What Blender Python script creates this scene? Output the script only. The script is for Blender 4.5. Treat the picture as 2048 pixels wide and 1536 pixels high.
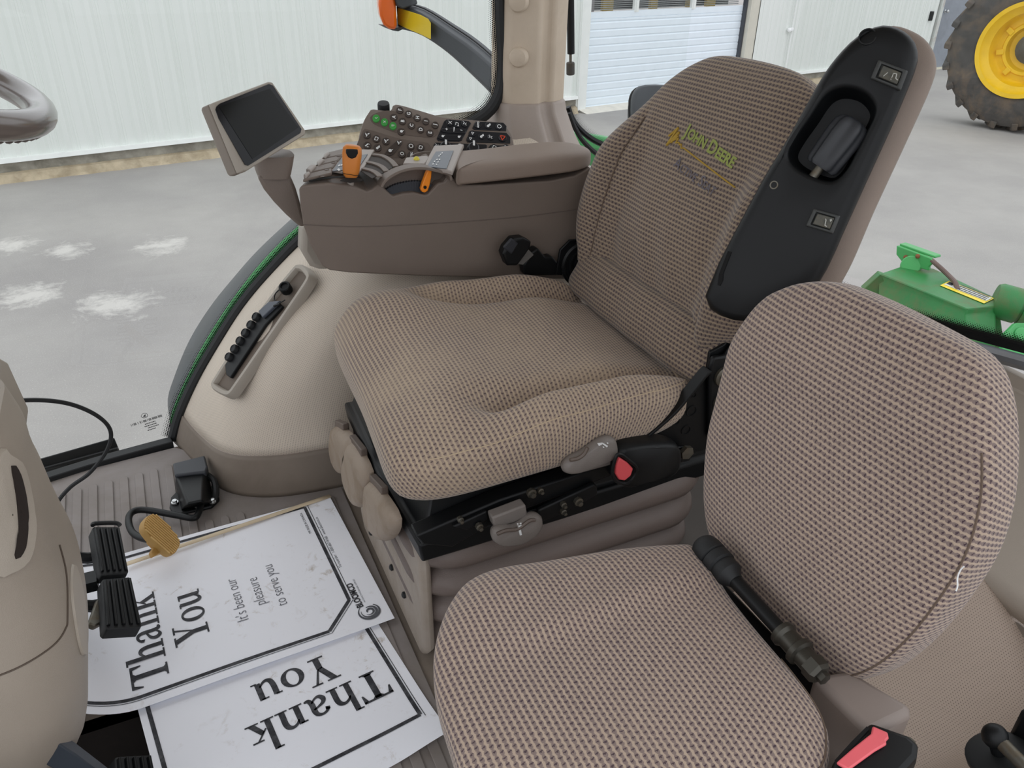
import bpy, bmesh, math, random
from mathutils import Vector as V, Matrix
from mathutils.bvhtree import BVHTree
for _o in list(bpy.data.objects): bpy.data.objects.remove(_o)
SC = bpy.context.scene; COL = SC.collection
PI = math.pi; rad = math.radians
random.seed(7)
# ------------------------------------------------------------------ camera
CAM_H = 1.08; FPX = 1600.0; AZ = rad(25)
_vx, _vy = -49.0, 2803.0
_roll = math.atan2(-_vx, _vy); _th = math.atan2(FPX, math.hypot(_vx, _vy))
_hd = V((math.sin(AZ), math.cos(AZ), 0)); _rt = V((math.cos(AZ), -math.sin(AZ), 0)); _up = V((0, 0, 1))
CF = _hd*math.cos(_th) - _up*math.sin(_th)
_dn = -(_up*math.cos(_th) + _hd*math.sin(_th))
CR = _rt*math.cos(_roll) - _dn*math.sin(_roll); CD = _rt*math.sin(_roll) + _dn*math.cos(_roll)
CC = V((0, 0, CAM_H))
cam = bpy.data.cameras.new('camera'); camo = bpy.data.objects.new('camera', cam); COL.objects.link(camo)
cam.sensor_width = 36; cam.lens = FPX/2048*36; cam.clip_start = 0.02; cam.clip_end = 500
m = Matrix((CR, -CD, -CF)).transposed().to_4x4(); m.translation = CC; camo.matrix_world = m
SC.camera = camo
# ------------------------------------------------------------------ world, exposure
W = bpy.data.worlds.new('overcast'); SC.world = W; W.use_nodes = True
_nt = W.node_tree; _bg = _nt.nodes['Background']
_tc = _nt.nodes.new('ShaderNodeTexCoord'); _sx = _nt.nodes.new('ShaderNodeSeparateXYZ'); _cr = _nt.nodes.new('ShaderNodeValToRGB')
_nt.links.new(_tc.outputs['Generated'], _sx.inputs[0]); _nt.links.new(_sx.outputs['Z'], _cr.inputs[0]); _nt.links.new(_cr.outputs[0], _bg.inputs[0])
_cr.color_ramp.elements[0].position = 0.0; _cr.color_ramp.elements[0].color = (0.80, 0.82, 0.86, 1)
_cr.color_ramp.elements[1].position = 0.9; _cr.color_ramp.elements[1].color = (1.0, 1.02, 1.06, 1)
_bg.inputs[1].default_value = 1.42
SC.view_settings.view_transform = 'Standard'; SC.view_settings.look = 'None'
SC.view_settings.gamma = 1.0; SC.view_settings.exposure = 0.0; SC.view_settings.use_curve_mapping = False
# ------------------------------------------------------------------ measuring helpers (photo point -> place at a known depth)
def ray(u, v): return (CF*FPX + CR*(u-1024) + CD*(v-768)).normalized()
def Ppl(u, v, p0, n):
    d = ray(u, v); n = V(n); return CC + d*((V(p0)-CC).dot(n)/d.dot(n))
def Pz(u, v, z): return Ppl(u, v, (0, 0, z), (0, 0, 1))
def Py(u, v, y): return Ppl(u, v, (0, y, 0), (0, 1, 0))
def Px(u, v, x): return Ppl(u, v, (x, 0, 0), (1, 0, 0))
def quad(pts, dist):
    """a true parallelogram seen at four photo points; dist = depth of the first corner along the view"""
    r = [CF*FPX + CR*(u-1024) + CD*(v-768) for u, v in pts]      # a*r0 + c*r2 = b*r1 + d*r3
    M = Matrix(((r[1].x, -r[2].x, r[3].x), (r[1].y, -r[2].y, r[3].y), (r[1].z, -r[2].z, r[3].z)))
    b, c, d = M.inverted() @ r[0]
    k = dist/FPX
    return [CC + r[0]*k, CC + r[1]*b*k, CC + r[2]*c*k, CC + r[3]*d*k]
# ------------------------------------------------------------------ maths
def lerp(a, b, t): return a + (b-a)*t
def sst(a, b, x):
    t = max(0.0, min(1.0, (x-a)/(b-a))); return t*t*(3-2*t)
def cat(P, n=6, closed=False):
    """Catmull-Rom through the points"""
    P = [V(p) for p in P]; N = len(P); out = []
    rng = range(N) if closed else range(N-1)
    for i in rng:
        if closed: a, b, c, d = P[i-1], P[i], P[(i+1) % N], P[(i+2) % N]
        else: a, b, c, d = P[max(i-1, 0)], P[i], P[i+1], P[min(i+2, N-1)]
        for k in range(n):
            t = k/n
            out.append(0.5*((2*b) + (c-a)*t + (2*a-5*b+4*c-d)*t*t + (3*b-a-3*c+d)*t*t*t))
    if not closed: out.append(P[-1])
    return out
def resample(P, n, closed=False):
    Q = list(P) + ([P[0]] if closed else [])
    L = [0]
    for i in range(1, len(Q)): L.append(L[-1] + (Q[i]-Q[i-1]).length)
    out = []; j = 0; tot = L[-1]
    m_ = n if closed else n-1
    for i in range(n):
        s = tot*i/m_
        while j < len(Q)-2 and L[j+1] < s: j += 1
        t = (s-L[j])/max(L[j+1]-L[j], 1e-9); out.append(Q[j].lerp(Q[j+1], min(max(t, 0), 1)))
    return out
def rrect(w, h, r, n=4):
    out = []; r = min(r, w/2-1e-5, h/2-1e-5)
    for cx, cy, a0 in ((w/2-r, h/2-r, 0), (-w/2+r, h/2-r, 90), (-w/2+r, -h/2+r, 180), (w/2-r, -h/2+r, 270)):
        for k in range(n+1):
            a = rad(a0 + 90*k/n); out.append((cx+r*math.cos(a), cy+r*math.sin(a)))
    return out
class Fr:
    """a local frame"""
    def __init__(s, o, x, y, z=None):
        s.o = V(o); s.x = V(x).normalized(); yy = V(y)
        s.y = (yy - s.x*yy.dot(s.x)).normalized(); s.z = s.x.cross(s.y) if z is None else V(z).normalized()
    def p(s, a, b, c=0): return s.o + s.x*a + s.y*b + s.z*c
    def ab(s, q): d = V(q)-s.o; return d.dot(s.x), d.dot(s.y)
# ------------------------------------------------------------------ mesh builder
class MB:
    def __init__(s): s.v = []; s.f = []; s.m = []; s.uv = []; s.bv = 0
    def add(s, vs, fs, m=0, uvs=None):
        b = len(s.v); s.v += [V(q) for q in vs]
        s.uv += list(uvs) if uvs else [(0, 0)]*len(vs)
        for f in fs: s.f.append([b+i for i in f]); s.m.append(m)
        return s
    def loft(s, secs, caps=True, closed=True, m=0, ring=False, uvs=None):
        n = len(secs[0]); vs = [q for c in secs for q in c]; fs = []
        K = len(secs)
        for i in range(K if ring else K-1):
            a, b = i*n, ((i+1) % K)*n
            for j in range(n if closed else n-1):
                k = (j+1) % n; fs.append((a+j, a+k, b+k, b+j))
        if caps and not ring:
            fs.append(list(range(n))[::-1]); fs.append([(K-1)*n+j for j in range(n)])
        return s.add(vs, fs, m, uvs)
    def prism(s, loop, ext, m=0):
        ext = V(ext); L = [V(q) for q in loop]
        return s.loft([L, [q+ext for q in L]], m=m)
    def box(s, c, size, fr=None, m=0):
        fr = fr or Fr((0, 0, 0), (1, 0, 0), (0, 1, 0)); c = V(c)
        a, b, h = [q/2 for q in size]
        L = [c + fr.x*x + fr.y*y - fr.z*h for x, y in ((-a, -b), (a, -b), (a, b), (-a, b))]
        return s.prism(L, fr.z*2*h, m)
    def cyl(s, p0, p1, r0, r1=None, n=16, m=0):
        p0, p1 = V(p0), V(p1); d = (p1-p0).normalized(); r1 = r0 if r1 is None else r1
        x = d.orthogonal().normalized(); y = d.cross(x)
        c = lambda p, r: [p + x*r*math.cos(2*PI*k/n) + y*r*math.sin(2*PI*k/n) for k in range(n)]
        return s.loft([c(p0, r0), c(p1, r1)], m=m)
    def lathe(s, o, axis, prof, n=24, m=0, caps=True):
        o = V(o); d = V(axis).normalized(); x = d.orthogonal().normalized(); y = d.cross(x)
        return s.loft([[o + d*h + x*r*math.cos(2*PI*k/n) + y*r*math.sin(2*PI*k/n) for k in range(n)] for r, h in prof], caps=caps, m=m)
    def tube(s, path, r, n=8, closed=False, prof=None, up=None, m=0, caps=True):
        P = [V(q) for q in path]; N = len(P); secs = []; x = None
        for i, q in enumerate(P):
            if closed: t = P[(i+1) % N]-P[i-1]
            else: t = P[min(i+1, N-1)]-P[max(i-1, 0)]
            t.normalize()
            if up is not None: x = V(up) - t*V(up).dot(t)
            elif x is None: x = t.orthogonal()
            else: x = x - t*x.dot(t)
            x.normalize(); y = t.cross(x)
            rr = r[i] if isinstance(r, (list, tuple)) else r
            pr = prof or [(math.cos(2*PI*k/n), math.sin(2*PI*k/n)) for k in range(n)]
            secs.append([q + x*a*rr + y*b*rr for a, b in pr])
        return s.loft(secs, caps=caps, ring=closed, m=m)
    def sphere(s, c, r, n=16, m=0, sc=(1, 1, 1), fr=None):
        fr = fr or Fr((0, 0, 0), (1, 0, 0), (0, 1, 0)); c = V(c)
        return s.loft([[c + fr.x*(r*sc[0]*math.sin(a)*math.cos(2*PI*k/n)) + fr.y*(r*sc[1]*math.sin(a)*math.sin(2*PI*k/n)) - fr.z*(r*sc[2]*math.cos(a)) for k in range(n)]
                       for a in [max(1e-3, min(PI-1e-3, PI*i/(n//2))) for i in range(n//2+1)]], m=m)
    def grid(s, rows, m=0, uvs=None):
        return s.loft(rows, caps=False, closed=False, m=m, uvs=[q for r in uvs for q in r] if uvs else None)
    def mesh(s, o, name='mesh'):
        me = bpy.data.meshes.new(name); me.from_pydata([q-o for q in s.v], [], s.f); return me
    def build(s, name, mats, parent=None, bevel=0, seg=2, sub=0, ang=35, thick=0, smooth=True, off=-1, tri=False, flip=None):
        """link everything collected as ONE mesh object"""
        mats = mats if isinstance(mats, (list, tuple)) else [mats]
        if parent is None:
            xs, ys, zs = [q.x for q in s.v], [q.y for q in s.v], [q.z for q in s.v]
            o = V(((min(xs)+max(xs))/2, (min(ys)+max(ys))/2, min(zs)))
        else:
            o = world_o(parent)
        me = s.mesh(o, name)
        for mm in mats: me.materials.append(mm)
        me.polygons.foreach_set('material_index', s.m)
        uvl = me.uv_layers.new(name='UVMap'); lv = [0]*len(me.loops); me.loops.foreach_get('vertex_index', lv)
        uvl.data.foreach_set('uv', [c for i in lv for c in s.uv[i]])
        bm = bmesh.new(); bm.from_mesh(me); bmesh.ops.recalc_face_normals(bm, faces=bm.faces); bm.to_mesh(me); bm.free()
        if flip: me.flip_normals()
        if smooth:
            me.shade_smooth(); me.set_sharp_from_angle(angle=rad(ang))
        ob = bpy.data.objects.new(name, me); COL.objects.link(ob)
        if parent is None: ob.location = o; ORIG[ob.name] = o
        else: ob.parent = parent; ORIG[ob.name] = o
        if thick:
            q = ob.modifiers.new('thick', 'SOLIDIFY'); q.thickness = thick; q.offset = off
        if bevel:
            q = ob.modifiers.new('bevel', 'BEVEL'); q.width = bevel; q.segments = seg; q.limit_method = 'ANGLE'; q.angle_limit = rad(40); q.harden_normals = False
            q.use_clamp_overlap = True
        if sub:
            q = ob.modifiers.new('sub', 'SUBSURF'); q.levels = sub; q.render_levels = sub
        return ob
ORIG = {}
def world_o(o): return ORIG[o.name]
def thing(name, label, catg, loc, group=None):
    o = bpy.data.objects.new(name, None); COL.objects.link(o); o.location = V(loc); o.empty_display_size = 0.05
    ORIG[o.name] = V(loc)
    o['label'] = label; o['category'] = catg
    if group: o['group'] = group
    return o
def tag(o, label, catg, group=None):
    o['label'] = label; o['category'] = catg
    if group: o['group'] = group
    return o
def struct(o, label=None, catg=None):
    o['kind'] = 'structure'
    if label: o['label'] = label
    if catg: o['category'] = catg
    return o
def lab(o, s): o['label'] = s; return o
# ------------------------------------------------------------------ materials
def lin(c):
    if isinstance(c, str):
        c = [int(c[i:i+2], 16)/255 for i in (0, 2, 4)]
    return tuple((q/12.92 if q <= 0.04045 else ((q+0.055)/1.055)**2.4) for q in c[:3]) + (1,)
class NT:
    def __init__(s, name):
        s.mat = bpy.data.materials.new(name); s.mat.use_nodes = True; s.t = s.mat.node_tree
        s.b = s.t.nodes['Principled BSDF']; s.out = s.t.nodes['Material Output']
    def n(s, ty, **kw):
        q = s.t.nodes.new(ty)
        for k, v in kw.items(): setattr(q, k, v)
        return q
    def l(s, a, b): s.t.links.new(a, b)
    def math(s, op, a, b=None, c=None):
        q = s.n('ShaderNodeMath', operation=op)
        for i, x in enumerate((a, b, c)):
            if x is None: continue
            if isinstance(x, (int, float)): q.inputs[i].default_value = x
            else: s.l(x, q.inputs[i])
        return q.outputs[0]
    def ramp(s, fac, stops):
        q = s.n('ShaderNodeValToRGB'); e = q.color_ramp.elements
        while len(e) < len(stops): e.new(0.5)
        for el, (p, c) in zip(e, stops):
            el.position = p; el.color = c if len(c) == 4 else tuple(c)+(1,)
        s.l(fac, q.inputs[0]); return q.outputs[0]
    def mix(s, fac, a, b):
        q = s.n('ShaderNodeMix', data_type='RGBA')
        for i, x in ((0, fac), (6, a), (7, b)):
            if hasattr(x, 'links'): s.l(x, q.inputs[i])
            else: q.inputs[i].default_value = x
        return q.outputs[2]
    def noise(s, scale, detail=4, rough=0.55, coord='Object', dist=0):
        tc = s.n('ShaderNodeTexCoord'); q = s.n('ShaderNodeTexNoise')
        q.inputs['Scale'].default_value = scale; q.inputs['Detail'].default_value = detail; q.inputs['Roughness'].default_value = rough
        q.inputs['Distortion'].default_value = dist
        s.l(tc.outputs[coord], q.inputs['Vector']); return q.outputs['Fac']
    def bump(s, h, strength=0.3, dist=0.002):
        q = s.n('ShaderNodeBump'); q.inputs['Strength'].default_value = strength; q.inputs['Distance'].default_value = dist
        s.l(h, q.inputs['Height']); s.l(q.outputs[0], s.b.inputs['Normal']); return q
def plastic(name, c, rough=0.5, var=0.08, grain=0, metal=0, spec=0.5, coat=0, dirt=None, dscale=6, damt=0.5):
    """base colour with slight mottling, optional moulded grain and dirt stains"""
    T = NT(name); c = lin(c); T.b.inputs['Roughness'].default_value = rough; T.b.inputs['Metallic'].default_value = metal
    T.b.inputs['Specular IOR Level'].default_value = spec
    if coat: T.b.inputs['Coat Weight'].default_value = coat; T.b.inputs['Coat Roughness'].default_value = 0.15
    nz = T.noise(9, 5)
    dk = tuple(q*(1-var) for q in c[:3])+(1,); lt = tuple(min(1, q*(1+var)) for q in c[:3])+(1,)
    col = T.ramp(nz, [(0.3, dk), (0.7, lt)])
    if dirt:
        d = T.noise(dscale, 8, 0.65, dist=0.4)
        f = T.ramp(d, [(0.45, (0, 0, 0)), (0.72, (damt,)*3)])
        col = T.mix(f, col, lin(dirt))
        rr = T.math('MULTIPLY_ADD', f, 0.3, rough); T.l(rr, T.b.inputs['Roughness'])
    T.l(col, T.b.inputs['Base Color'])
    if grain:
        tc = T.n('ShaderNodeTexCoord'); vo = T.n('ShaderNodeTexVoronoi'); vo.inputs['Scale'].default_value = grain
        T.l(tc.outputs['Object'], vo.inputs['Vector']); T.bump(vo.outputs['Distance'], 0.25, 0.0008)
    return T.mat
# ================================================================== materials of the place outside
def m_asphalt():
    T = NT('asphalt'); T.b.inputs['Roughness'].default_value = 0.85
    big = T.noise(0.5, 4); mid = T.noise(6, 6, 0.7); fine = T.noise(120, 3, 0.8)
    c1 = T.ramp(big, [(0.35, lin('999694')), (0.65, lin('aeaba7'))])
    f2 = T.ramp(mid, [(0.35, (0.15,)*3), (0.75, (0, 0, 0))])
    c2 = T.mix(f2, c1, lin('87847f'))
    f3 = T.ramp(fine, [(0.56, (0, 0, 0)), (0.72, (0.55,)*3)])
    c3 = T.mix(f3, c2, lin('dad6d1'))
    # pale spilled-paint patches with a shape of their own
    g = T.n('ShaderNodeNewGeometry'); nz = T.noise(5.0, 9, 0.75, dist=0.3)
    tot = None
    for (u, v, r) in ((60, 590, 0.55), (25, 490, 0.5), (135, 500, 0.42), (330, 490, 0.5), (230, 610, 0.6)):
        p = Pz(u, v, -1.35)
        d = T.n('ShaderNodeVectorMath', operation='DISTANCE'); T.l(g.outputs['Position'], d.inputs[0]); d.inputs[1].default_value = p
        q = T.math('SUBTRACT', 1.0, T.math('DIVIDE', d.outputs['Value'], r)); q = T.math('MAXIMUM', q, 0.0)
        tot = q if tot is None else T.math('MAXIMUM', tot, q)
    k = T.math('MULTIPLY', T.math('ADD', T.math('MULTIPLY', tot, 0.5), nz), 0.6)
    f4 = T.ramp(k, [(0.46, (0, 0, 0)), (0.58, (0.55,)*3)])
    c4 = T.mix(f4, c3, lin('e2dfd9'))
    T.l(c4, T.b.inputs['Base Color'])
    T.bump(fine, 0.25, 0.01); return T.mat
def m_siding():
    T = NT('siding'); T.b.inputs['Roughness'].default_value = 0.5
    g = T.n('ShaderNodeTexCoord'); mp = T.n('ShaderNodeMapping'); mp.inputs['Scale'].default_value = (5, 5, 0.25)
    T.l(g.outputs['Object'], mp.inputs[0]); q = T.n('ShaderNodeTexNoise'); q.inputs['Scale'].default_value = 0.8; q.inputs['Detail'].default_value = 2
    T.l(mp.outputs[0], q.inputs['Vector'])
    c = T.ramp(q.outputs['Fac'], [(0.3, lin('dfe4df')), (0.7, lin('e3e7e3'))])
    T.l(c, T.b.inputs['Base Color']); return T.mat
M_ASPHALT = m_asphalt(); M_SIDING = m_siding()
M_WTRIM = plastic('white_trim', 'e9ece9', 0.5, 0.03)
M_CONC = plastic('foundation_concrete', '9b978c', 0.9, 0.2, dirt='5e5a4e', dscale=3, damt=0.9)
M_LEDGE = plastic('ledge_concrete', 'b9ab92', 0.9, 0.14, dirt='85775f', dscale=5, damt=0.7)
M_BLUEDOOR = plastic('pale_blue_door', 'e6f0f8', 0.45, 0.02)
M_GREYDOOR = plastic('grey_door', '868c96', 0.5, 0.06, dirt='6d7076', dscale=2, damt=0.5)
M_RUST = plastic('rust', '8b5a3c', 0.9, 0.3)
M_DKGLASS = plastic('dark_interior', '4a4b4c', 0.5, 0.2)
M_TAN = plastic('frame_tan', 'cfccbf', 0.6, 0.04)
M_BLACK = plastic('black_satin', '0d0f11', 0.45, 0.1, spec=0.32)
M_BLACKR = plastic('black_rubber', '17191b', 0.6, 0.12)
M_YEL = plastic('yellow_paint', 'f0c414', 0.4, 0.04, dirt='c79a1e', dscale=3, damt=0.35)
M_YEL2 = plastic('yellow_plate', 'b69b55', 0.6, 0.08)
M_TIRE = plastic('tire_rubber', '4a4744', 0.85, 0.2, dirt='7d6b58', dscale=3.5, damt=0.75)
M_GREEN = plastic('green_paint', '2c7a3e', 0.42, 0.08, dirt='7b5a44', dscale=7, damt=0.55)
M_GREEN2 = plastic('bright_green_paint', '48a35c', 0.35, 0.05)
M_RUSTROD = plastic('brown_steel', '6a5650', 0.6, 0.12)
M_FLARE = plastic('grey_flare', '56595b', 0.5, 0.05, dirt='6f757a', dscale=4, damt=0.35)
M_ARMGREY = plastic('charcoal_plastic', '3d4146', 0.5, 0.05)
M_STEEL = plastic('bright_steel', 'c6c8c8', 0.3, 0.05, metal=1)
M_DKSTEEL = plastic('dull_steel', '6c6a62', 0.45, 0.15, metal=0.8, dirt='6a5436', dscale=60, damt=0.5)
M_WHITE = plastic('white_ink', 'eceeee', 0.5, 0.02)
M_AMBER = plastic('amber_lens', 'f06a10', 0.25, 0.08, coat=0.5)
M_YREFL = plastic('yellow_reflector', 'e0c224', 0.35, 0.08)
# ================================================================== the yard
WF = Fr((0, 10.1, -1.35), (1, 0.155, 0), (0, 0, 1))          # building wall: x along, y up, z towards the cab
def WP(u, v): return WF.ab(Ppl(u, v, WF.o, WF.z))
mb = MB(); mb.grid([[V((x, y, -1.35)) for x in (-40, -5, 5, 20, 70)] for y in (-25, -3, 6, 40)])
struct(mb.build('ground', M_ASPHALT, smooth=False), 'grey asphalt yard with pale spilled patches outside the cab', 'ground')
def siding(name, s0, s1, z0, z1, lb):
    prof = []; s = math.floor(s0/0.97)*0.97 - 0.8 + 0.97
    while s > s0: s -= 0.97
    while s < s1:
        for ds, h in ((0, 0.0), (0.004, 0.006), (0.012, 0.006), (0.016, 0)): prof.append((s+ds, h))
        for k in range(4):
            b = s + 0.03 + k*0.2425
            for ds, h in ((0.02, 0), (0.05, 0.026), (0.095, 0.026), (0.125, 0), (0.155, 0), (0.162, 0.006), (0.178, 0.006), (0.185, 0)): prof.append((b+ds, h))
        s += 0.97
    prof = [(max(s0, min(s1, a)), h) for a, h in prof if s0-0.03 <= a <= s1+0.03]
    M_ = MB(); M_.grid([[WF.p(a, z, h) for a, h in prof] for z in (z0, z1)])
    M_.grid([[WF.p(a, z, -0.05) for a in (s0, s1)] for z in (z0, z1)])
    return struct(M_.build(name, M_SIDING, ang=20), lb, 'wall')
TOP = 3.6
siding('wall_left', -12, 6.2, 0.25, TOP, 'white ribbed metal siding of the building left of the overhead door')
siding('wall_right', 9.95, 15.2, 0.25, TOP, 'grey-white ribbed metal siding between the overhead door and the grey door')
siding('wall_far', 16.6, 30, 0.25, TOP, 'ribbed metal siding beyond the grey door')
siding('wall_top', 6.2, 9.95, 3.2, TOP, 'ribbed metal siding above the overhead door')
mb = MB()
for a, b in ((-12, 6.2), (9.95, 15.2), (16.6, 30)):
    mb.prism([WF.p(a, 0.25, 0.055), WF.p(a, 0.25, -0.05), WF.p(a, 0.215, -0.05), WF.p(a, 0.205, 0.065)], WF.x*(b-a))
struct(mb.build('trim_1', M_WTRIM, smooth=False), 'white metal drip trim along the bottom of the siding', 'trim')
mb = MB()
for a, b in ((-12, 6.2), (9.95, 15.2), (16.6, 30)):
    N = int((b-a)/0.15)
    rows = [[WF.p(lerp(a, b, i/N), z, h + random.uniform(-.006, .006)) for i in range(N+1)] for z, h in ((0.215, 0.0), (0.15, 0.0), (0.085, 0.004))]
    mb.grid(rows); mb.grid([[WF.p(q, 0.215, 0.0) for q in (a, b)], [WF.p(q, 0.215, -0.1) for q in (a, b)]])
struct(mb.build('baseboard_back', M_CONC), 'stained grey concrete foundation under the siding', 'foundation')
mb = MB()
for a, b in ((-12, 6.2), (9.95, 15.2), (16.6, 30)):
    N = int((b-a)/0.1)
    rows = [[WF.p(lerp(a, b, i/N), z, h + random.uniform(-.012, .012)) for i in range(N+1)] for z, h in ((0.10, 0.0), (0.085, 0.05), (0.03, 0.07), (-0.01, 0.09))]
    mb.grid(rows)
struct(mb.build('baseboard_ledge', M_LEDGE), 'tan crumbling concrete ledge at the foot of the building', 'ledge')
# overhead door -------------------------------------------------------
d1 = thing('door_1', 'pale blue overhead door with a strip of windows', 'door', WF.p(8, 0.04, 0)); struct(d1)
mb = MB()
s0, s1 = 6.39, 9.66; zs = 0.04; prof = []
while zs < 1.37:
    prof += [(zs, 0.0), (zs+0.012, -0.010), (zs+0.020, -0.010), (zs+0.032, 0.0)]; zs += 0.107
prof = [q for q in prof if q[0] < 1.28] + [(1.275, 0), (1.28, -0.008), (1.285, 0), (1.37, 0.0), (1.37, -0.05)]
mb.grid([[WF.p(a, z, h-0.09) for a in (s0, s1)] for z, h in prof]); mb.build('door_panel', M_BLUEDOOR, d1, ang=20)
mb = MB(); mb.box(WF.p(8.03, 2.0, -0.5), (3.4, 1.3, 0.02), WF); mb.build('window_backing', M_DKGLASS, d1)
for a, w in ((7.02, 0.2), (7.95, 0.14), (8.75, 0.16), (9.2, 0.2), (6.6, 0.3)):
    mb = MB(); mb.box(WF.p(a, 2.0, -0.4), (w, 1.3, 0.06), WF); mb.build('machine_post', M_YEL2 if w != 0.3 else plastic('mauve_panel', '8d8586', 0.6), d1)
mb = MB()
for k in range(20): mb.box(WF.p(8.03, 1.39+k*0.027, -0.2), (3.25, 0.011, 0.012), WF)
mb.build('blind_slats', plastic('slat_grey', '8f9290', 0.6), d1, smooth=False)
for a in (7.34, 8.53):
    mb = MB(); mb.box(WF.p(a, 1.7, -0.11), (0.085, 0.7, 0.05), WF); mb.box(WF.p(a-0.012, 1.7, -0.08), (0.012, 0.7, 0.03), WF); mb.build('mullion', M_WTRIM, d1)
mb = MB(); mb.box(WF.p(8.03, 2.6, -0.1), (3.27, 1.2, 0.05), WF); mb.build('upper_panel', M_BLUEDOOR, d1)
for n_, a0, a1, h, mt, lb in (('trim_2', 6.2, 6.39, 0.035, M_WTRIM, 'white jamb left of the overhead door'), ('trim_3', 9.72, 9.95, 0.03, M_TAN, 'pale tan jamb right of the overhead door')):
    mb = MB(); mb.box(WF.p((a0+a1)/2, 1.68, -0.05), (a1-a0, 3.3, 0.1+h), WF); mb.box(WF.p(a0+0.02 if a0 < 7 else a0-0.01, 1.68, 0), (0.02, 3.3, 0.1), WF)
    struct(mb.build(n_, mt, bevel=0.004), lb, 'jamb')
mb = MB(); mb.box(WF.p(9.69, 1.65, -0.06), (0.06, 3.3, 0.07), WF); struct(mb.build('trim_4', plastic('dark_seal', '43464c', 0.6)), 'dark rubber strip beside the overhead door', 'seal')
mb = MB(); mb.prism([WF.p(6.25, 0.04, -0.2), WF.p(6.25, 0.04, 0.03), WF.p(6.3, -0.01, 0.22), WF.p(6.3, -0.02, -0.2)], WF.x*3.6)
struct(mb.build('trim_5', plastic('sill_concrete', 'd9d5cb', 0.9, 0.08)), 'pale concrete sill under the overhead door', 'sill')
# downpipe, wall box ----------------------------------------------------
dp = thing('downpipe', 'thin white pipe running down the siding right of the overhead door', 'pipe', WF.p(10.82, 0.3, 0.05))
mb = MB(); mb.cyl(WF.p(10.82, 0.15, 0.05), WF.p(10.82, TOP, 0.05), 0.013, n=10); mb.build('pipe', M_WTRIM, dp)
mb = MB(); mb.box(WF.p(10.77, 0.97, 0.05), (0.12, 0.05, 0.05), WF); mb.sphere(WF.p(10.72, 0.96, 0.07), 0.035, 10); mb.build('clip', M_WHITE, dp, bevel=0.006)
mb = MB(); mb.box(WF.p(14.96, 1.03, 0.03), (0.07, 0.17, 0.05), WF); mb.box(WF.p(14.955, 1.03, 0.06), (0.04, 0.13, 0.02), WF)
tag(mb.build('wall_box', M_BLACK, bevel=0.006), 'small black box on the siding beside the grey service door', 'box')
# grey service door ------------------------------------------------------
d2 = thing('door_2', 'grey steel service door with a round knob', 'door', WF.p(15.9, 0, 0)); struct(d2)
mb = MB(); mb.box(WF.p(15.89, 1.06, -0.03), (1.12, 2.1, 0.05), WF); mb.build('door_leaf', M_GREYDOOR, d2, bevel=0.004)
mb = MB(); mb.lathe(WF.p(15.45, 1.1, -0.005), WF.z, [(0.03, 0), (0.03, 0.008), (0.012, 0.012), (0.012, 0.04), (0.03, 0.05), (0.033, 0.07), (0.02, 0.085), (0.001, 0.087)], 16); mb.build('door_knob', M_STEEL, d2)
mb = MB(); mb.box(WF.p(15.26, 1.15, 0), (0.1, 2.3, 0.09), WF); mb.box(WF.p(16.53, 1.15, 0), (0.1, 2.3, 0.09), WF); mb.box(WF.p(15.9, 2.2, 0), (1.4, 0.1, 0.09), WF)
struct(mb.build('trim_6', plastic('frame_grey', 'c6cac6', 0.6, dirt='8d5a40', dscale=4, damt=0.5), bevel=0.004), 'pale steel frame round the grey service door', 'frame')
mb = MB(); mb.box(WF.p(15.9, 0.0, 0.02), (1.35, 0.05, 0.14), WF); struct(mb.build('trim_7', plastic('threshold', 'd6d0bb', 0.6), bevel=0.004), 'pale threshold under the grey service door', 'threshold')
# far tractor wheel --------------------------------------------------------
wc = CC + ray(2062, 98)*14.0; wax = (CC - wc); wax.z = 0; wax.normalize()
wax = (wax + V((-0.55, 0.45, 0))*0.45).normalized()          # outward face of the wheel
wt = thing('tractor', 'second tractor at the far right showing only its yellow-rimmed rear wheel', 'tractor', (wc.x, wc.y, -1.35))
R = wc.z + 1.35; r0 = 0.60
mb = MB(); pr = [(r0, -0.22), (r0+0.08, -0.25), (R*0.86, -0.27), (R-0.07, -0.24), (R-0.05, -0.12), (R-0.05, 0.12), (R-0.07, 0.24), (R*0.86, 0.27), (r0+0.08, 0.25), (r0, 0.22)]
wx = V((0, 0, 1)); wy = wax.cross(wx)
def wp(r, a, h): return wc + wx*(r*math.cos(a)) + wy*(r*math.sin(a)) + wax*h
mb.loft([[wp(r, 2*PI*k/64, h) for k in range(64)] for r, h in pr], caps=False)
mb.build('tire', M_TIRE, wt)
mb = MB()
for k in range(22):
    for sd in (-1, 1):
        a0 = 2*PI*(k + (0.5 if sd > 0 else 0))/22; sk = 0.16
        def q(a, h, r): return wp(r, a0 + a, sd*h)
        L0 = [q(0, 0.30, R-0.12), q(0.09, 0.30, R-0.12), q(0.085-sk, 0.0, R-0.06), q(-sk, 0.0, R-0.06)]
        L1 = [q(0.01, 0.285, R-0.02), q(0.075, 0.285, R-0.02), q(0.072-sk, 0.0, R+0.012), q(0.01-sk, 0.0, R+0.012)]
        mb.loft([L0, L1])
mb.build('tread_lugs', M_TIRE, wt, bevel=0.012)
mb = MB(); mb.loft([[wp(r, 2*PI*k/64, h) for k in range(64)] for r, h in ((r0-0.005, 0.2), (r0+0.025, 0.265), (r0-0.03, 0.255), (r0-0.06, 0.20), (r0-0.12, 0.16), (r0-0.14, 0.05), (r0-0.17, 0.02), (0.36, 0.03), (0.34, 0.06), (0.30, 0.06), (0.28, -0.05), (0.0, -0.08))], caps=False)
mb.build('rim', M_YEL, wt)
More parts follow.
